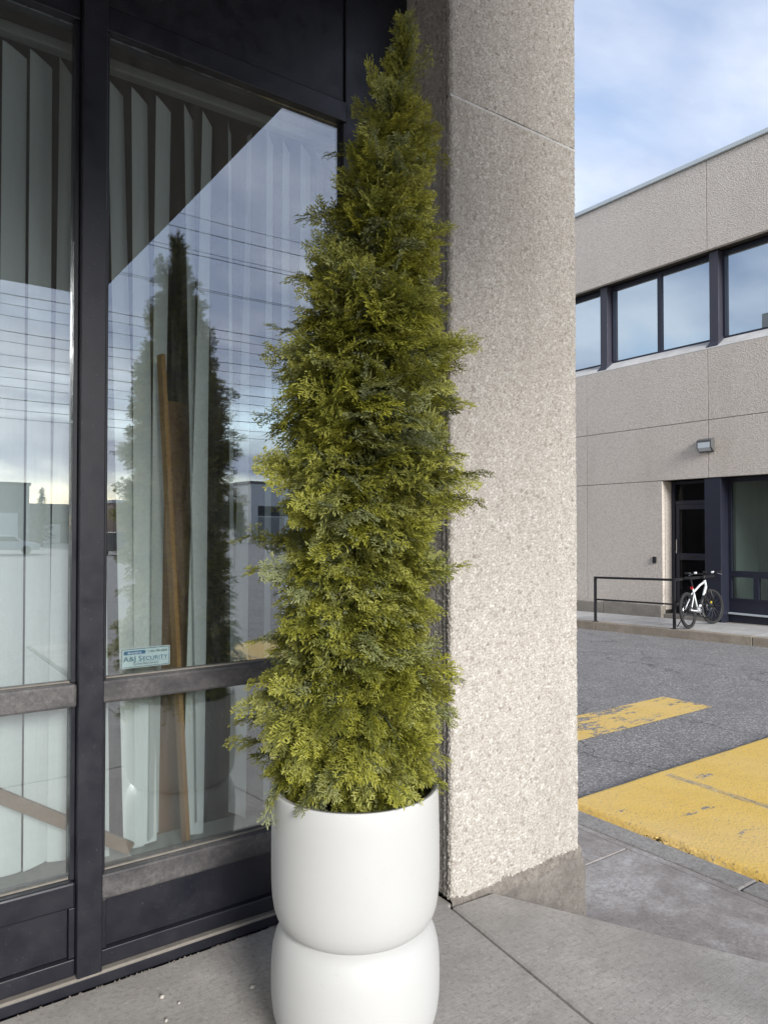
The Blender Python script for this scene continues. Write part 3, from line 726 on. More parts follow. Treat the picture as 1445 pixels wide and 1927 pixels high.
for i in range(NB):
    z = float(np.interp((i + r.uniform(.2, .8)) / NB, cdf, cz)); th = i * 2.39996 + r.uniform(-.25, .25)
    h = np.array([math.cos(th), math.sin(th), 0]); up = np.array([0, 0, 1.])
    clump = .89 + .14 * math.sin(z * 19 + 2.0 * th) + .09 * math.sin(z * 37 - 3 * th)
    side = h @ right
    Rz = prof_r(z) * clump * r.uniform(.86, 1.05)
    if side < -.3: Rz *= 1.05 + .10 * (z < 1.1)
    if side > .3: Rz *= .97 + .10 * (1.65 < z < 2.35)
    if r.uniform() < .05: Rz *= 1.17
    t = (z - .74) / 2.35
    el = R(-24 + 62 * t ** 1.1 + r.uniform(-15, 15)) if z < 2.65 else R(36 + 44 * (z - 2.65) / .45 + r.uniform(-10, 10))
    d = h * math.cos(el) + up * math.sin(el)
    tipp = axis(z) + h * Rz
    Lb = max(.10, Rz / max(.35, math.cos(el)))
    start = tipp - d * Lb
    branches.tube([Vector(start) - tl_, Vector(start + d * Lb * .55) - tl_, Vector(tipp - d * .08) - tl_], [.0035, .0026, .0013], 4, False)
    nf = 7 if z < 2.7 else 6
    hue0 = r.uniform()
    for k in range(nf):
        q = 1 - (k / nf) ** 1.15 * .62
        ln = r.uniform(.11, .172) * (1.0 if z < 2.6 else .85 if z < 2.8 else .68) * (1.12 if k == 0 else 1)
        o = start + d * (Lb * q - ln * .82)
        sp_ = 0.16 if k == 0 else .50
        dd = d + np.array(r.normal(0, sp_, 3)) * np.array([1, 1, .75]); dd /= np.linalg.norm(dd)
        if k and dd @ h < .15: dd += h * .35; dd /= np.linalg.norm(dd)
        nn = h * r.uniform(.0, 1.0) + up * r.uniform(.25, 1.0) + r.normal(0, .35, 3)
        fr_list.append((o, dd, nn, ln, int(r.integers(0, 6)), (hue0 * .7 + r.uniform(0, .45)) % 1.0, q))
for z, sx, rad in ((2.24, 1, .335), (2.05, 1, .345), (1.80, 1, .41), (1.72, 1, .39), (1.51, 1, .35), (2.27, -1, .335), (2.42, -1, .30), (2.62, -1, .275), (1.60, -1, .41), (1.98, -1, .35), (1.28, -1, .36), (1.0, -1, .42), (.93, -1, .43), (2.80, -1, .20)):
    h = right * sx + np.array([r.normal(0, .15), r.normal(0, .15), 0]); h /= np.linalg.norm(h); up = np.array([0, 0, 1.])   # stray long sprays
    for k in range(4):
        d = h + up * (.05 if z < 1.4 else .28) + r.normal(0, .10 + .12 * (k > 0), 3); d /= np.linalg.norm(d); ln = r.uniform(.13, .17)
        fr_list.append((axis(z) + h * (rad - .05 * k) - d * ln, d, up + r.normal(0, .4, 3) + .5 * h, ln, int(r.integers(0, 6)), r.uniform(), 1.0))
for i in range(800):                         # inner fill close to the trunk
    z = float(np.interp(r.uniform(), cdf, cz)); th = r.uniform(0, 6.283); h = np.array([math.cos(th), math.sin(th), 0])
    o = axis(z) + h * prof_r(z) * r.uniform(.1, .55)
    dd = h + np.array([0, 0, r.uniform(-.3, .9)]) + r.normal(0, .4, 3); dd /= np.linalg.norm(dd)
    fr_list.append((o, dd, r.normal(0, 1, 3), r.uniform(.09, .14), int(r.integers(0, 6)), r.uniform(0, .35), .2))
for i in range(34):                          # leader: upright sprays at the top
    uu = r.uniform(); zz = 2.86 + .20 * uu; th = r.uniform(0, 6.283); h = np.array([math.cos(th), math.sin(th), 0])
    lean = np.array([.004, -.004, 0])
    dd = np.array([.04, -.02, 1.0]) + h * r.uniform(.02, .26) * (1.15 - uu) + r.normal(0, .04, 3); dd /= np.linalg.norm(dd)
    fr_list.append((axis(zz) + h * .020 * (1 - uu) + lean, dd, h + r.normal(0, .3, 3), r.uniform(.10, .15), int(r.integers(0, 6)), r.uniform(.2, .95), .9))
branches.build('branches', 'twig', tree)['kind'] = 'stuff'
def basis(d, n):
    y = np.cross(n, d); y /= (np.linalg.norm(y) + 1e-9); z = np.cross(d, y); return np.stack([d, y, z], 1)
camp = np.array([0, 0, 1.6])
score = []
for (o, d, n, L, k, hue, q) in fr_list:
    c = o + d * L * .5; ax = axis(c[2]); rad = c - ax; rad[2] = 0
    vd = camp - c; vd[2] = 0; vd /= np.linalg.norm(vd)
    score.append((rad @ vd) / prof_r(min(max(c[2], .75), 3.1)) + .2 * L)
top = set(np.argsort(score)[-300:].tolist())
tmeshes = []
for V_, F_, A_ in TPL:
    me = np_mesh('spray', V_, F_, A_, 'leaf'); me.materials.append(M['cedar_foliage']); tmeshes.append(me)
VV, FF, AA = [], [], []; off = 0
for i, (o, d, n, L, k, hue, q) in enumerate(fr_list):
    B = basis(d, n)
    if i in top:
        ob = bpy.data.objects.new('spray', tmeshes[k]); COL.objects.link(ob); ob.parent = tree
        m4 = Matrix(((*B[0] * L, o[0] - PX), (*B[1] * L, o[1] - PY), (*B[2] * L, o[2] - .745), (0, 0, 0, 1))); ob.matrix_local = m4
        continue
    V_, F_, A_ = TPL[k]
    VV.append(V_ @ (B.T * L) + o - np.array([PX, PY, .745])); FF.append(F_ + off); a = A_.copy(); a[:, 1] = hue; AA.append(a); off += len(V_)
for i in range(260):
    z = float(np.interp(r.uniform(), cdf, cz)); th = r.uniform(0, 6.283); h = np.array([math.cos(th), math.sin(th), 0])
    o = axis(z) + h * prof_r(z) * r.uniform(.72, .92); V_, F_, A_ = STAR
    d = h + np.array([0, 0, r.uniform(-.4, .4)]); d /= np.linalg.norm(d); B = basis(d, np.array([0, 0, 1.]))
    VV.append(V_ @ (B.T * r.uniform(.028, .042)) + o - np.array([PX, PY, .745])); FF.append(F_ + off); a = A_.copy(); a[:, 1] = r.uniform(.2, .8); AA.append(a); off += len(V_)
me = np_mesh('foliage', np.concatenate(VV), np.concatenate(FF), np.concatenate(AA), 'leaf')
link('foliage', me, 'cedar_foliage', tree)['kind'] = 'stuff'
print('foliage tris', len(me.polygons), 'fronds', len(fr_list))

# pebbles on the pavement
def pebble(x, y, r_, label):
    bm = bmesh.new(); bmesh.ops.create_icosphere(bm, subdivisions=2, radius=r_)
    for v_ in bm.verts: v_.co = Vector((v_.co.x * 1.15, v_.co.y * .9, v_.co.z * .75)) * random.uniform(.88, 1.1)
    lo = min(v_.co.z for v_ in bm.verts)
    me = bpy.data.meshes.new('pebble'); bm.to_mesh(me); bm.free()
    o = link('pebble', me, 'pebble_white', None, (x, y, -lo + .0005), smooth=True); o.rotation_euler.z = random.uniform(0, 3)
    tag(o, label, 'pebble', 'white pebbles on the pavement')
pebble(.839, 2.492, .0085, 'larger white pebble, uppermost of the three clustered on the paving below the window')
pebble(.876, 2.429, .0050, 'tiny white pebble, smallest and rightmost of the three clustered on the paving')
pebble(.811, 2.367, .0065, 'white pebble nearest the bottom edge of the photo')
pebble(1.113, 2.361, .0085, 'white pebble closest to the white planter base')

# ================================================================== FAR BUILDING
FXW = 14.2
fb = empty('office_building', (FXW, 8, 0), 'two-storey beige aggregate office building with dark window bands across the lot', 'building')
def fbox(name, mat, x0, x1, y0, y1, z0, z1, bevel=0, par=None):
    par = par or fb; p = Vector(fb.location)
    c = Vector(((x0 + x1) / 2, (y0 + y1) / 2, z0)); m = MB().box(x0 - c.x, x1 - c.x, y0 - c.y, y1 - c.y, 0, z1 - z0)
    loc = c - p
    if par is not fb: loc = loc - Vector(par.location)
    return m.build(name, mat, par, loc, bevel=bevel)
fbox('core', 'joint_dark', FXW + .62, FXW + 8, -6, 26, 2.72, 9.29)
fbox('core', 'joint_dark', FXW + .10, FXW + .61, -6, 26, 7.49, 9.29)
fbox('core', 'joint_dark', FXW + .10, FXW + .61, -6, 26, 2.73, 5.36)
fbox('core', 'joint_dark', FXW + .10, FXW + .61, 9.47, 26, -.45, 2.72)
J = .006
def panel_row(z0, z1, js, x0=FXW):
    for a, b in zip(js[:-1], js[1:]): fbox('wall_panel', 'panel_stone', x0, FXW + .099, a + J, b - J, z0 + J, z1 - J, bevel=.006)
panel_row(7.46, 9.352, [-4.1, 2.14, 8.385, 14.63, 20.9])
panel_row(3.915, 5.40, [-4.1, -.98, 2.14, 5.26, 8.385, 11.51, 14.63, 20.9])
panel_row(2.71, 3.915, [-4.1, -.98, 2.14, 5.26, 8.385, 11.51, 14.63, 20.9])
panel_row(-.12, 2.71, [9.46, 11.51, 14.63, 20.9])
# soffit and return faces of the recesses
fbox('recess_return', 'panel_stone', FXW + .10, FXW + .45, 9.455, 9.468, -.12, 2.70)
fbox('roof_cap', 'roof_metal', FXW - .05, FXW + .6, -6, 26, 9.355, 9.45, bevel=.01)
# sloped pale sills under the window band
for a, b in ((-4.1, 2.14), (2.14, 5.26), (5.26, 8.385), (8.385, 11.51), (11.51, 14.63), (14.63, 20.9)):
    p = fb.location; a2, b2 = a + J, b - J
    pr = [(FXW - .002, 5.405), (FXW + .30, 5.62), (FXW + .55, 5.62), (FXW + .55, 5.37), (FXW + .1, 5.37), (FXW - .002, 5.392)]
    vs = [(x - p.x, y - p.y, z) for y in (a2, b2) for x, z in pr]; n = len(pr)
    MB().add(vs, [tuple(reversed(range(n))), tuple(range(n, 2 * n))] + [(i, (i + 1) % n, n + (i + 1) % n, n + i) for i in range(n)]).build('sill', 'sill_concrete', fb)
# upper windows
def window(y0, y1, z0, z1, x=FXW + .30, glass_='far_glass', fr=.05, mat='far_frame_metal'):
    f = MB()
    f.box(x, x + .08, y0, y0 + fr, z0, z1).box(x, x + .08, y1 - fr, y1, z0, z1).box(x, x + .08, y0 + fr, y1 - fr, z0, z0 + fr * .8).box(x, x + .08, y0 + fr, y1 - fr, z1 - fr * 1.6, z1)
    p = Vector((x, (y0 + y1) / 2, z0)); f.v = [(a - p.x, b - p.y, c - p.z) for a, b, c in f.v]
    o = f.build('window', mat, fb, p - Vector(fb.location))
    g_ = MB().box(.045, .055, -(y1 - y0) / 2 + fr + .001, (y1 - y0) / 2 - fr - .001, fr * .8 + .001, z1 - z0 - fr * 1.6 - .001)
    g_.build('pane', glass_, o); return o
for c in (-2.8, 0, 2.76, 5.54, 8.32, 11.10, 13.88, 16.66):
    fbox('column', 'far_column_metal', FXW + .14, FXW + .52, c - .10, c + .10, 5.50, 7.455, bevel=.006)
    p = fb.location                              # splayed foot over the sill
    MB().add([(FXW + .03 - p.x, c - .13 - p.y, 5.425), (FXW + .03 - p.x, c + .13 - p.y, 5.425), (FXW + .33 - p.x, c + .13 - p.y, 5.64), (FXW + .33 - p.x, c - .13 - p.y, 5.64),
              (FXW + .14 - p.x, c - .10 - p.y, 5.56), (FXW + .14 - p.x, c + .10 - p.y, 5.56), (FXW + .33 - p.x, c + .10 - p.y, 5.70), (FXW + .33 - p.x, c - .10 - p.y, 5.70)],
             [(0, 1, 5, 4), (1, 2, 6, 5), (2, 3, 7, 6), (3, 0, 4, 7), (4, 5, 6, 7), (3, 2, 1, 0)]).build('column_foot', 'far_column_metal', fb)
    window(c + .101, c + 1.385, 5.622, 7.455); window(c + 1.386, c + 2.679, 5.622, 7.455)
fbox('back_wall', 'interior_wall', FXW + .60, FXW + .612, -6, 26, 5.37, 7.48)
# plinth
for a, b in ((9.46, 11.0), (11.0, 13.2), (13.2, 15.4)):
    fbox('plinth_block', 'far_plinth_concrete', FXW - .07, FXW + .099, a + .004, b - .004, -.55, -.02 - .035 * (a - 9.46), bevel=.012)
# entrance: door, transom, pilaster, shop window
DX = FXW + .34
def dfr(name, y0, y1, z0, z1, x0=DX, x1=DX + .09, mat='far_frame_metal', par=None): return fbox(name, mat, x0, x1, y0, y1, z0, z1, .004, par)
dfr('door_jamb', 9.375, 9.454, -.20, 2.70, DX - .02); dfr('door_jamb', 8.50, 8.56, -.20, 2.70, DX - .02); dfr('door_header', 8.561, 9.374, 2.19, 2.27); dfr('transom_head', 8.561, 9.374, 2.64, 2.70)
fbox('transom_pane', 'far_dark_glass', DX + .04, DX + .05, 8.562, 9.373, 2.271, 2.639)
dr = empty('door', Vector((DX, 8.97, -.06)) - Vector(fb.location)); dr.parent = fb
def dp(name, mat, y0, y1, z0, z1, x0=.012, x1=.062, bev=.004): return MB().box(x0, x1, y0 - 8.97, y1 - 8.97, z0 + .06, z1 + .06).build(name, mat, dr, bevel=bev)
dp('stile', 'far_frame_metal', 9.28, 9.372, -.06, 2.188); dp('stile', 'far_frame_metal', 8.563, 8.64, -.06, 2.188)
dp('top_rail', 'far_frame_metal', 8.641, 9.279, 2.08, 2.188); dp('lock_rail', 'far_frame_metal', 8.641, 9.279, .98, 1.12); dp('bottom_rail', 'far_frame_metal', 8.641, 9.279, -.06, .10)
dp('pane', 'far_dark_glass', 8.642, 9.278, 1.121, 2.079, .03, .04, 0); dp('pane', 'far_dark_glass', 8.642, 9.278, .101, .979, .03, .04, 0)
dp('handle', 'steel', 9.315, 9.338, 1.18, 1.42, -.03, .010); dp('lock', 'steel', 9.33, 9.36, 1.12, 1.18, -.012, .010); dp('mail_slot', 'bike_black', 8.85, 9.07, 1.035, 1.075, .004, .011)
fbox('pilaster', 'far_frame_metal', FXW + .02, FXW + .50, 8.135, 8.49, -.28, 2.70, bevel=.008)
fbox('door_step', 'far_plinth_concrete', FXW + .02, FXW + .6, 8.50, 9.453, -.5, -.205)
wx = FXW + .30
def shopwin(y0, y1):
    w_ = window(y0, y1, .745, 2.70, wx, 'far_shop_glass', .055)
    ym = (y0 + y1) / 2
    window(y0, y0 + (y1 - y0) * .80 - .001, .19, .744, wx, 'far_shop_glass', .055); window(y0 + (y1 - y0) * .80, y1, .19, .744, wx, 'far_shop_glass', .05)
    fbox('kick_panel', 'far_frame_metal', wx + .01, wx + .09, y0, y1, -.06, .189); fbox('base_ledge', 'roof_metal', wx - .05, wx + .06, y0, y1, -.10, -.065, .004); fbox('base_panel', 'far_frame_metal', wx - .02, wx + .05, y0, y1, -.42, -.101)
for y0 in (5.36, 2.57, -.22): shopwin(y0, y0 + 2.77)
fbox('interior_wall', 'interior_pale', FXW + 1.5, FXW + 1.6, -6, 8.25, -.4, 2.715)
fbox('interior_wall', 'interior_pale', FXW + .62, FXW + 1.499, 8.15, 8.25, -.4, 2.715)
fbox('interior_wall', 'interior_wall', FXW + 2.4, FXW + 2.5, 8.26, 12.5, -.4, 2.715)
fbox('interior_wall', 'interior_wall', FXW + .62, FXW + 2.399, 12.4, 12.5, -.4, 2.715)
fbox('interior_floor', 'interior_wall', FXW + .605, FXW + 2.5, -6, 12.5, -.46, -.405)
# wall lamp, keypad
wl = empty('wall_lamp', (FXW - .003, 8.405, 3.24), 'boxy grey wall lamp above the far doorway', 'lamp')
MB().add([(-.02, -.165, .0), (-.02, .165, 0), (-.13, .165, .09), (-.13, -.165, .09), (-.02, -.165, .29), (-.02, .165, .29), (-.13, .165, .25), (-.13, -.165, .25), (0, -.165, 0), (0, .165, 0), (0, .165, .29), (0, -.165, .29)],
         [(0, 1, 2, 3), (4, 7, 6, 5), (0, 3, 7, 4), (1, 5, 6, 2), (3, 2, 6, 7), (8, 9, 1, 0), (9, 10, 5, 1), (10, 11, 4, 5), (11, 8, 0, 4), (11, 10, 9, 8)]).build('housing', 'lamp_housing', wl, bevel=.008)
MB().add([(-.134, -.135, .095), (-.134, .135, .095), (-.134, .135, .20), (-.134, -.135, .20), (-.075, -.135, .022), (-.075, .135, .022), (-.133, .135, .086), (-.133, -.135, .086)], [(0, 3, 2, 1), (7, 6, 5, 4), (0, 1, 6, 7)]).build('lens', 'lamp_lens', wl)
kp = empty('entry_keypad', (FXW - .003, 9.655, .90), 'small black keypad box on the wall beside the far door', 'keypad')
MB().box(-.03, 0, -.045, .045, 0, .14).build('case', 'bike_black', kp, bevel=.006); MB().box(-.034, -.0305, -.03, .03, .03, .115).build('face', 'rail_black', kp)

# far walkway and kerb, falling gently to the left
fwz = lambda y: -.21 - .0235 * (y - 6.28)
fw_ = empty('walkway', (0, 0, 0), kind='structure')
yj = [-6, -3, 0, 2.2, 4.4, 6.6, 8.8, 11, 13.2, 15.4, 20]
for a, b in zip(yj[:-1], yj[1:]):
    a2, b2 = a + .004, b - .004
    vs = [(x, y, z) for x, y, z in [(12.58, a2, fwz(a) - .3), (14.14, a2, fwz(a) - .3), (14.14, b2, fwz(b) - .3), (12.58, b2, fwz(b) - .3), (12.58, a2, fwz(a)), (14.14, a2, fwz(a)), (14.14, b2, fwz(b)), (12.58, b2, fwz(b))]]
    MB().add(vs, [(3, 2, 1, 0), (4, 5, 6, 7), (0, 1, 5, 4), (1, 2, 6, 5), (2, 3, 7, 6), (3, 0, 4, 7)]).build('slab', 'far_walk_concrete', fw_, bevel=.004)
MB().add([(14.14, -6, fwz(-6) - .02), (14.9, -6, fwz(-6) - .02), (14.9, 9.46, fwz(9.46) - .02), (14.14, 9.46, fwz(9.46) - .02)], [(0, 1, 2, 3)]).build('gravel_strip', 'far_plinth_concrete', fw_)
fk = empty('kerb', (0, 0, 0), kind='structure')
yj = [-6, -3.5, -1, 1.5, 4.0, 6.55, 9.85, 12.5, 15, 20]
for a, b in zip(yj[:-1], yj[1:]):
    a2, b2 = a + .004, b - .004; t = .004
    vs = [(12.38, a2, fwz(a) - .5), (12.576, a2, fwz(a) - .5), (12.576, b2, fwz(b) - .5), (12.38, b2, fwz(b) - .5), (12.40, a2, fwz(a) + t), (12.576, a2, fwz(a) + t), (12.576, b2, fwz(b) + t), (12.40, b2, fwz(b) + t)]
    MB().add(vs, [(3, 2, 1, 0), (4, 5, 6, 7), (0, 1, 5, 4), (1, 2, 6, 5), (2, 3, 7, 6), (3, 0, 4, 7)]).build('kerb_stone', 'far_kerb_concrete', fk, bevel=.012)

# handrail on the far kerb
hr = empty('handrail', (12.47, 8.07, fwz(8.07)), 'black square-tube metal handrail standing on the far kerb', 'railing')
hl = Vector(hr.location)
def htube(name, p0, p1, w=.022):
    p0, p1 = Vector(p0) - hl, Vector(p1) - hl; d = (p1 - p0).normalized()
    a = d.cross(Vector((0, 0, 1))) if abs(d.z) < .9 else Vector((1, 0, 0)); a.normalize(); b = d.cross(a).normalized(); vs = []
    for p in (p0, p1): vs += [p + a * w + b * w, p - a * w + b * w, p - a * w - b * w, p + a * w - b * w]
    MB().add(vs, [(0, 1, 2, 3), (7, 6, 5, 4), (0, 4, 5, 1), (1, 5, 6, 2), (2, 6, 7, 3), (3, 7, 4, 0)]).build(name, 'rail_black', hr)
for y, zt in ((9.90, .63), (8.07, .68)):
    htube('post', (12.47, y, fwz(y) + .002), (12.47, y, zt - .023))
    MB().box(12.42 - hl.x, 12.52 - hl.x, y - .05 - hl.y, y + .05 - hl.y, fwz(y) - hl.z + .003, fwz(y) - hl.z + .013).build('base_plate', 'rail_black', hr)
htube('top_rail', (12.47, 9.922, .63), (12.47, 8.048, .68)); htube('mid_rail', (12.47, 9.877, .175), (12.47, 8.093, .215), .016)
htube('return_rail', (12.493, 8.07, .68), (FXW + .02, 8.30, .68)); htube('return_rail', (12.493, 8.07, .215), (FXW + .02, 8.30, .215), .016)

# bicycle (local: +x forward, z up, rear contact at origin)
bk = empty('bicycle', (12.70, 7.90, fwz(7.9) + .004), 'white mountain bike with black tyres leaning by the far doorway', 'bicycle', rz=R(8))
bk.rotation_euler = (R(-5), 0, R(8))
rw = .345; wb = 1.09
def wheel(cx, yaw, name):
    w_ = empty(name, (cx, 0, rw)); w_.parent = bk; w_.rotation_euler.z = yaw
    MB().torus((0, 0, 0), (0, 1, 0), rw - .026, .026, 44, 8).build('tyre', 'tyre_rubber', w_, smooth=True)
    MB().torus((0, 0, 0), (0, 1, 0), rw - .060, .011, 44, 6, 1.3).build('rim', 'bike_black', w_, smooth=True)
    MB().tube([(0, -.05, 0), (0, .05, 0)], .022, 10).build('hub', 'bike_black', w_)
    sp_ = MB()
    for k in range(24):
        a = 2 * math.pi * k / 24; y = .03 * (-1) ** k
        sp_.tube([(.02 * math.cos(a + .6), y, .02 * math.sin(a + .6)), ((rw - .065) * math.cos(a), 0, (rw - .065) * math.sin(a))], .0016, 4, False)
    sp_.build('spokes', 'steel', w_)
    MB().torus((0, .06, 0), (0, 1, 0), .075, .006, 24, 4).build('brake_disc', 'steel', w_)
    return w_
wheel(0, 0, 'wheel'); wheel(wb, R(-14), 'wheel')
BB = Vector((.43, 0, .30)); ST = Vector((.30, 0, .74)); HT = Vector((.86, 0, .88)); HB = Vector((.90, 0, .74))
fm = MB()
fm.tube([BB, ST], .016, 10).tube([HT, HB], .022, 10).tube([HB + Vector((-.01, 0, .01)), Vector((.68, 0, .50)), BB], [.027, .028, .026], 10)
fm.tube([HT + Vector((-.01, 0, -.03)), Vector((.62, 0, .79)), ST + Vector((.01, 0, -.07))], [.022, .019, .016], 10)
for y in (-1, 1):
    fm.tube([BB + Vector((-.02, .045 * y, 0)), Vector((.0, .065 * y, rw))], .013, 8).tube([ST + Vector((0, .02 * y, -.08)), Vector((0, .065 * y, rw))], .011, 8)
fm.build('frame', 'bike_white', bk, smooth=True)
MB().tube([Vector((.79, 0, .61)), Vector((.56, 0, .40))], [.034, .034], 8).build('battery', 'bike_black', bk, smooth=True)
fk_ = MB(); fk_.tube([HB, HB + Vector((.015, 0, -.06))], .020, 8).tube([HB + Vector((.015, -.065, -.06)), HB + Vector((.015, .065, -.06))], .017, 8)
for y in (-1, 1): fk_.tube([HB + Vector((.015, .062 * y, -.04)), Vector((wb, .062 * y, rw))], [.019, .015], 8)
fk_.build('fork', 'bike_black', bk, smooth=True)
MB().tube([HB + Vector((.03, .064, -.09)), HB + Vector((.06, .064, -.2))], .021, 8).build('stanchion', 'steel', bk, smooth=True)
hb = MB(); hb.tube([HT, HT + Vector((-.012, 0, .07)), HT + Vector((.05, 0, .11))], .018, 8).tube([HT + Vector((-.03, -.34, .15)), HT + Vector((.03, -.12, .13)), HT + Vector((.05, 0, .11)), HT + Vector((.03, .12, .13)), HT + Vector((-.03, .34, .15))], .014, 8)
hbo = hb.build('handlebar', 'bike_black', bk, smooth=True)
for y in (-1, 1):
    MB().tube([HT + Vector((-.018, .25 * y, .145)), HT + Vector((-.04, .37 * y, .153))], .019, 8).build('grip', 'bike_black', hbo, smooth=True)
    MB().tube([HT + Vector((.06, .20 * y, .14)), HT + Vector((.05, .33 * y, .10))], .007, 6).build('brake_lever', 'steel', hbo)
    MB().box(HT.x - .02, HT.x + .03, .17 * y - .022, .17 * y + .022, HT.z + .13, HT.z + .17).build('shifter', 'bike_white', hbo, bevel=.006)
MB().box(HT.x + .02, HT.x + .06, -.035, .035, HT.z + .13, HT.z + .18).build('display', 'bike_black', hbo, bevel=.006)
MB().tube([ST, ST + Vector((-.05, 0, .17))], .015, 8).build('seat_post', 'bike_black', bk)
sd2 = MB(); SQ = ST + Vector((-.06, 0, .19))
sd2.add([SQ + Vector(p) for p in [(-.14, -.07, .0), (-.14, .07, 0), (.0, .055, .0), (.14, .018, -.01), (.14, -.018, -.01), (0, -.055, 0), (-.13, -.06, .05), (-.13, .06, .05), (0, .045, .045), (.135, .014, .03), (.135, -.014, .03), (0, -.045, .045)]],
        [(5, 4, 3, 2, 1, 0), (6, 7, 8, 9, 10, 11)] + [(i, (i + 1) % 6, 6 + (i + 1) % 6, 6 + i) for i in range(6)])
sd2.build('saddle', 'bike_black', bk, bevel=.01)
MB().box(ST.x - .075, ST.x - .03, -.022, .022, ST.z - .01, ST.z + .04).build('rear_light', 'bike_red', bk, bevel=.01)
ck = MB(); ck.torus(BB + Vector((0, -.07, 0)), (0, 1, 0), .085, .008, 28, 5).tube([BB + Vector((0, -.07, 0)), BB + Vector((.10, -.09, -.13))], .011, 6).tube([BB + Vector((0, .07, 0)), BB + Vector((-.10, .09, .13))], .011, 6).tube([BB + Vector((0, -.09, 0)), BB + Vector((0, .09, 0))], .035, 10)
ck.build('crank', 'steel', bk)
for q in ((.10, -.14, -.13), (-.10, .14, .13)):
    c_ = BB + Vector(q); MB().box(c_.x - .045, c_.x + .045, c_.y - .045, c_.y + .045, c_.z - .012, c_.z + .012).build('pedal', 'bike_black', bk, bevel=.004)
ch = MB()
for z in (-1, 1): ch.tube([BB + Vector((0, -.07, .085 * z)), Vector((0, -.06, rw + .045 * z))], .005, 4)
ch.build('chain', 'bike_black', bk); MB().torus((0, -.06, rw), (0, 1, 0), .05, .02, 20, 5).build('cassette', 'bike_black', bk); MB().tube([(.02, -.075, rw - .02), (.05, -.085, rw - .12)], .014, 6).build('derailleur', 'bike_black', bk)
MB().tube([(.06, .07, rw - .03), (.0, .24, .03)], .009, 6).build('kickstand', 'bike_black', bk)
MB().box(wb - .13, wb - .10, -.05, -.03, rw + .07, rw + .11).build('reflector', 'bike_yellow', bk)

# ================================================================== ACROSS THE STREET (mirrored in the panes)
def gzf(y): return float(-.36 + .5 * sm(-30, -85, np.array(y)))
def shed(x0, x1, y0, y1, h, mat, label, roofm, doors, name='warehouse', band=None):
    z = gzf(y1); e = empty(name, ((x0 + x1) / 2, y1, z), label, 'building'); w = x1 - x0
    MB().box(-w / 2, w / 2, y0 - y1, 0, -.6, h).build('wall', mat, e)
    MB().box(-w / 2 - .15, w / 2 + .15, y0 - y1 - .15, .15, h + .002, h + .35).build('roof_cap', roofm, e)
    if band: MB().box(-w / 2 + 1, w / 2 - 1, .005, .06, h * .45, h * .62).build('window_band', 'car_glass', e)
    for (dx_, dw, dh, dm) in doors:
        o = MB().box(-dw / 2, dw / 2, .005, .09, 0, dh).build('door', dm, e, (dx_ - (x0 + x1) / 2, 0, 0))
        for k in range(1, 4): MB().box(-dw / 2, dw / 2, .092, .11, dh * k / 4 - .03, dh * k / 4 + .03).build('batten', dm, o)
    return e
shed(-14, 15.7, -112, -89.5, 6.9, 'grey_cladding', 'grey flat-roofed warehouse mirrored in the narrow left pane', 'dark_cladding', [(12, 5, 3.6, 'white_paint'), (3, 5, 3.6, 'white_paint'), (-6, 5, 3.6, 'white_paint')])
shed(15.9, 23.2, -110, -94.5, 4.6, 'dark_cladding', 'low dark warehouse beside the grey one across the street', 'dark_cladding', [(19, 2.2, 2.4, 'pale_cladding')], band=True)
shed(24, 30.5, -100, -84.5, 4.9, 'brown_brick', 'small brown brick building mirrored beside the cedar reflection', 'pale_cladding', [(26, 1.2, 2.2, 'dark_cladding'), (28.6, 1.6, 1.5, 'car_glass')])
shed(42, 66, -108, -84.5, 7.9, 'pale_cladding', 'pale warehouse with dark roof band mirrored right of the cedar', 'dark_cladding', [(45, 4, 3.4, 'grey_cladding'), (52, 4, 3.4, 'grey_cladding')], band=True)
def conifer(x, y, h, rad, label):
    e = empty('conifer', (x, y, gzf(y)), label, 'tree', 'trees across the street')
    MB().tube([(0, 0, -.2), (0, 0, h * .95)], [.16, .02], 6).build('trunk', 'bark', e)
    vs = []; fs = []
    for i in range(1500):
        t = random.random() ** .7; z = h * (1 - t * .9); rr = rad * t * random.uniform(.3, 1.05) * (.75 + .35 * math.sin(z * 7)); a = random.uniform(0, 6.283)
        o = Vector((rr * math.cos(a), rr * math.sin(a), z)); d = Vector((math.cos(a), math.sin(a), -.25)) * .35; sd_ = Vector((-math.sin(a), math.cos(a), random.uniform(-.3, .3))) * .09
        k = len(vs); vs += [o - sd_, o + d, o + sd_]; fs.append((k, k + 1, k + 2))
    MB().add(vs, fs).build('crown', 'far_needles', e)
conifer(14.4, -74.5, 6.0, 1.25, 'small dark conifer across the street mirrored in the left pane')
conifer(38.5, -80, 5.0, 1.3, 'stout conifer across the street near the pale warehouse')
def bare(x, y, h, label):
    e = empty('bare_tree', (x, y, gzf(y)), label, 'tree', 'trees across the street'); m = MB(); tr_ = MB().tube([(0, 0, -.2), (.1, 0, h * .4), (0, 0, h * .6)], [.14, .09, .05], 6); tr_.build('trunk', 'bare_twig', e)
    def br(p, d, L, rr, lv):
        q = p + d * L; m.tube([p, q], [rr, rr * .6], 4, False)
        if lv:
            for _ in range(4): br(p + d * L * random.uniform(.4, 1), (d + Vector([random.gauss(0, .55) for _ in range(3)])).normalized(), L * .62, rr * .55, lv - 1)
    for _ in range(7): br(Vector((0, 0, h * random.uniform(.3, .58))), Vector((random.gauss(0, .6), random.gauss(0, .6), 1)).normalized(), h * .3, .04, 2)
    m.build('crown', 'bare_twig', e)
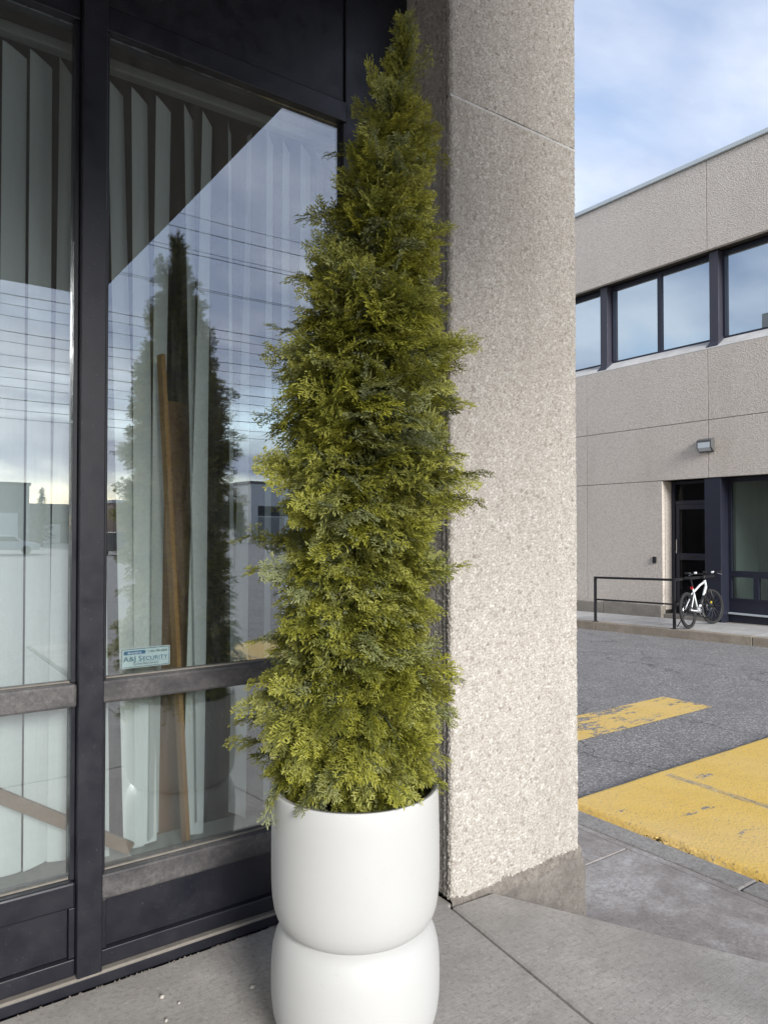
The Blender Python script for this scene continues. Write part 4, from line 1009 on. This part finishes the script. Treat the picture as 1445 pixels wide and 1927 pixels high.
bare(32.5, -86, 5.5, 'leafless tree between the brown building and the pale warehouse'); bare(34.8, -83, 4.6, 'lower leafless tree in front of the pale warehouse'); bare(22.5, -88, 5.0, 'leafless tree beside the low dark warehouse')
def car(x, y, rz, mat, label, tall=0):
    e = empty('parked_car', (x, y, gzf(y)), label, 'car', 'cars across the street', rz=rz)
    pf = [(-2.2, .35), (-2.2, .85), (-1.9, .98 + tall * .3), (-1.2, 1.42 + tall), (.55, 1.42 + tall), (1.25, .98), (2.1, .85), (2.25, .55), (2.2, .35)]
    n = len(pf); MB().add([(x_, y_, z_) for y_ in (-.88, .88) for x_, z_ in pf], [tuple(range(n)), tuple(reversed(range(n, 2 * n)))] + [((i + 1) % n, i, n + i, n + (i + 1) % n) for i in range(n)]).build('body', mat, e, bevel=.06)
    for s_ in (-1, 1):
        MB().add([(-1.5, s_ * .884, 1.0), (.95, s_ * .884, 1.0), (.48, s_ * .884, 1.34 + tall), (-1.15, s_ * .884, 1.34 + tall), (-1.5, s_ * .89, 1.0), (.95, s_ * .89, 1.0), (.48, s_ * .89, 1.34 + tall), (-1.15, s_ * .89, 1.34 + tall)], [(0, 1, 2, 3), (7, 6, 5, 4), (0, 4, 5, 1), (1, 5, 6, 2), (2, 6, 7, 3), (3, 7, 4, 0)]).build('side_window', 'car_glass', e)
        for x_ in (-1.35, 1.35): MB().tube([(x_, s_ * .70, .33), (x_, s_ * .90, .33)], .33, 18).build('wheel', 'tyre_rubber', e)
        MB().box(2.20, 2.26, s_ * .62 - .18, s_ * .62 + .18, .60, .74).build('headlight', 'lamp_lens', e)
car(8.6, -56, R(8), 'car_silver', 'silver car parked before the grey warehouse'); car(15.6, -50, R(80), 'car_dark', 'dark van parked across the street mirrored left of the cedar', .35)
# utility poles and power lines along the street
poles = []
for px_ in (-19, 36):
    e = empty('utility_pole', (px_, -20, gzf(-20)), ('left' if px_ > 0 else 'right') + ' wooden utility pole carrying the power lines along the street', 'pole', 'utility poles')
    MB().tube([(0, 0, -.5), (0, 0, 14.6)], [.17, .11], 10).build('shaft', 'pole_wood', e)
    for z in (13.3, 11.9, 10.6): MB().box(-.06, .06, -1.2, 1.2, z, z + .12).build('crossarm', 'pole_wood', e)
hs = [13.2, 12.75, 12.2, 11.65, 10.95, 10.25, 9.3, 8.95, 8.55, 8.1, 7.75, 7.3, 6.95, 6.6, 6.3, 5.95, 5.6, 5.3]
for i, h in enumerate(hs):
    y = -20 + [(-1.1), 1.1, -.5, .5][i % 4]; m = MB(); pts = []
    if i >= 6: y = -20 - .25 + .1 * (i % 3)
    for k in range(25):
        t = k / 24; pts.append((-19 + 55 * t, y, h + .9 * ((2 * t - 1) ** 2) - .15))
    m.tube(pts, .009 if i % 3 else .013, 5)
    o = tag(m.build('power_line', 'wire_black'), (['topmost', 'second', 'third', 'fourth', 'fifth', 'sixth', 'seventh', 'eighth', 'ninth', 'tenth', 'eleventh', 'twelfth', 'thirteenth', 'fourteenth', 'fifteenth', 'sixteenth', 'seventeenth', 'lowest'][i] + ' power line' + (' counted from the top' if 0 < i < 17 else ' of all') + ', mirrored in the window panes'), 'power line', 'power lines along the street')
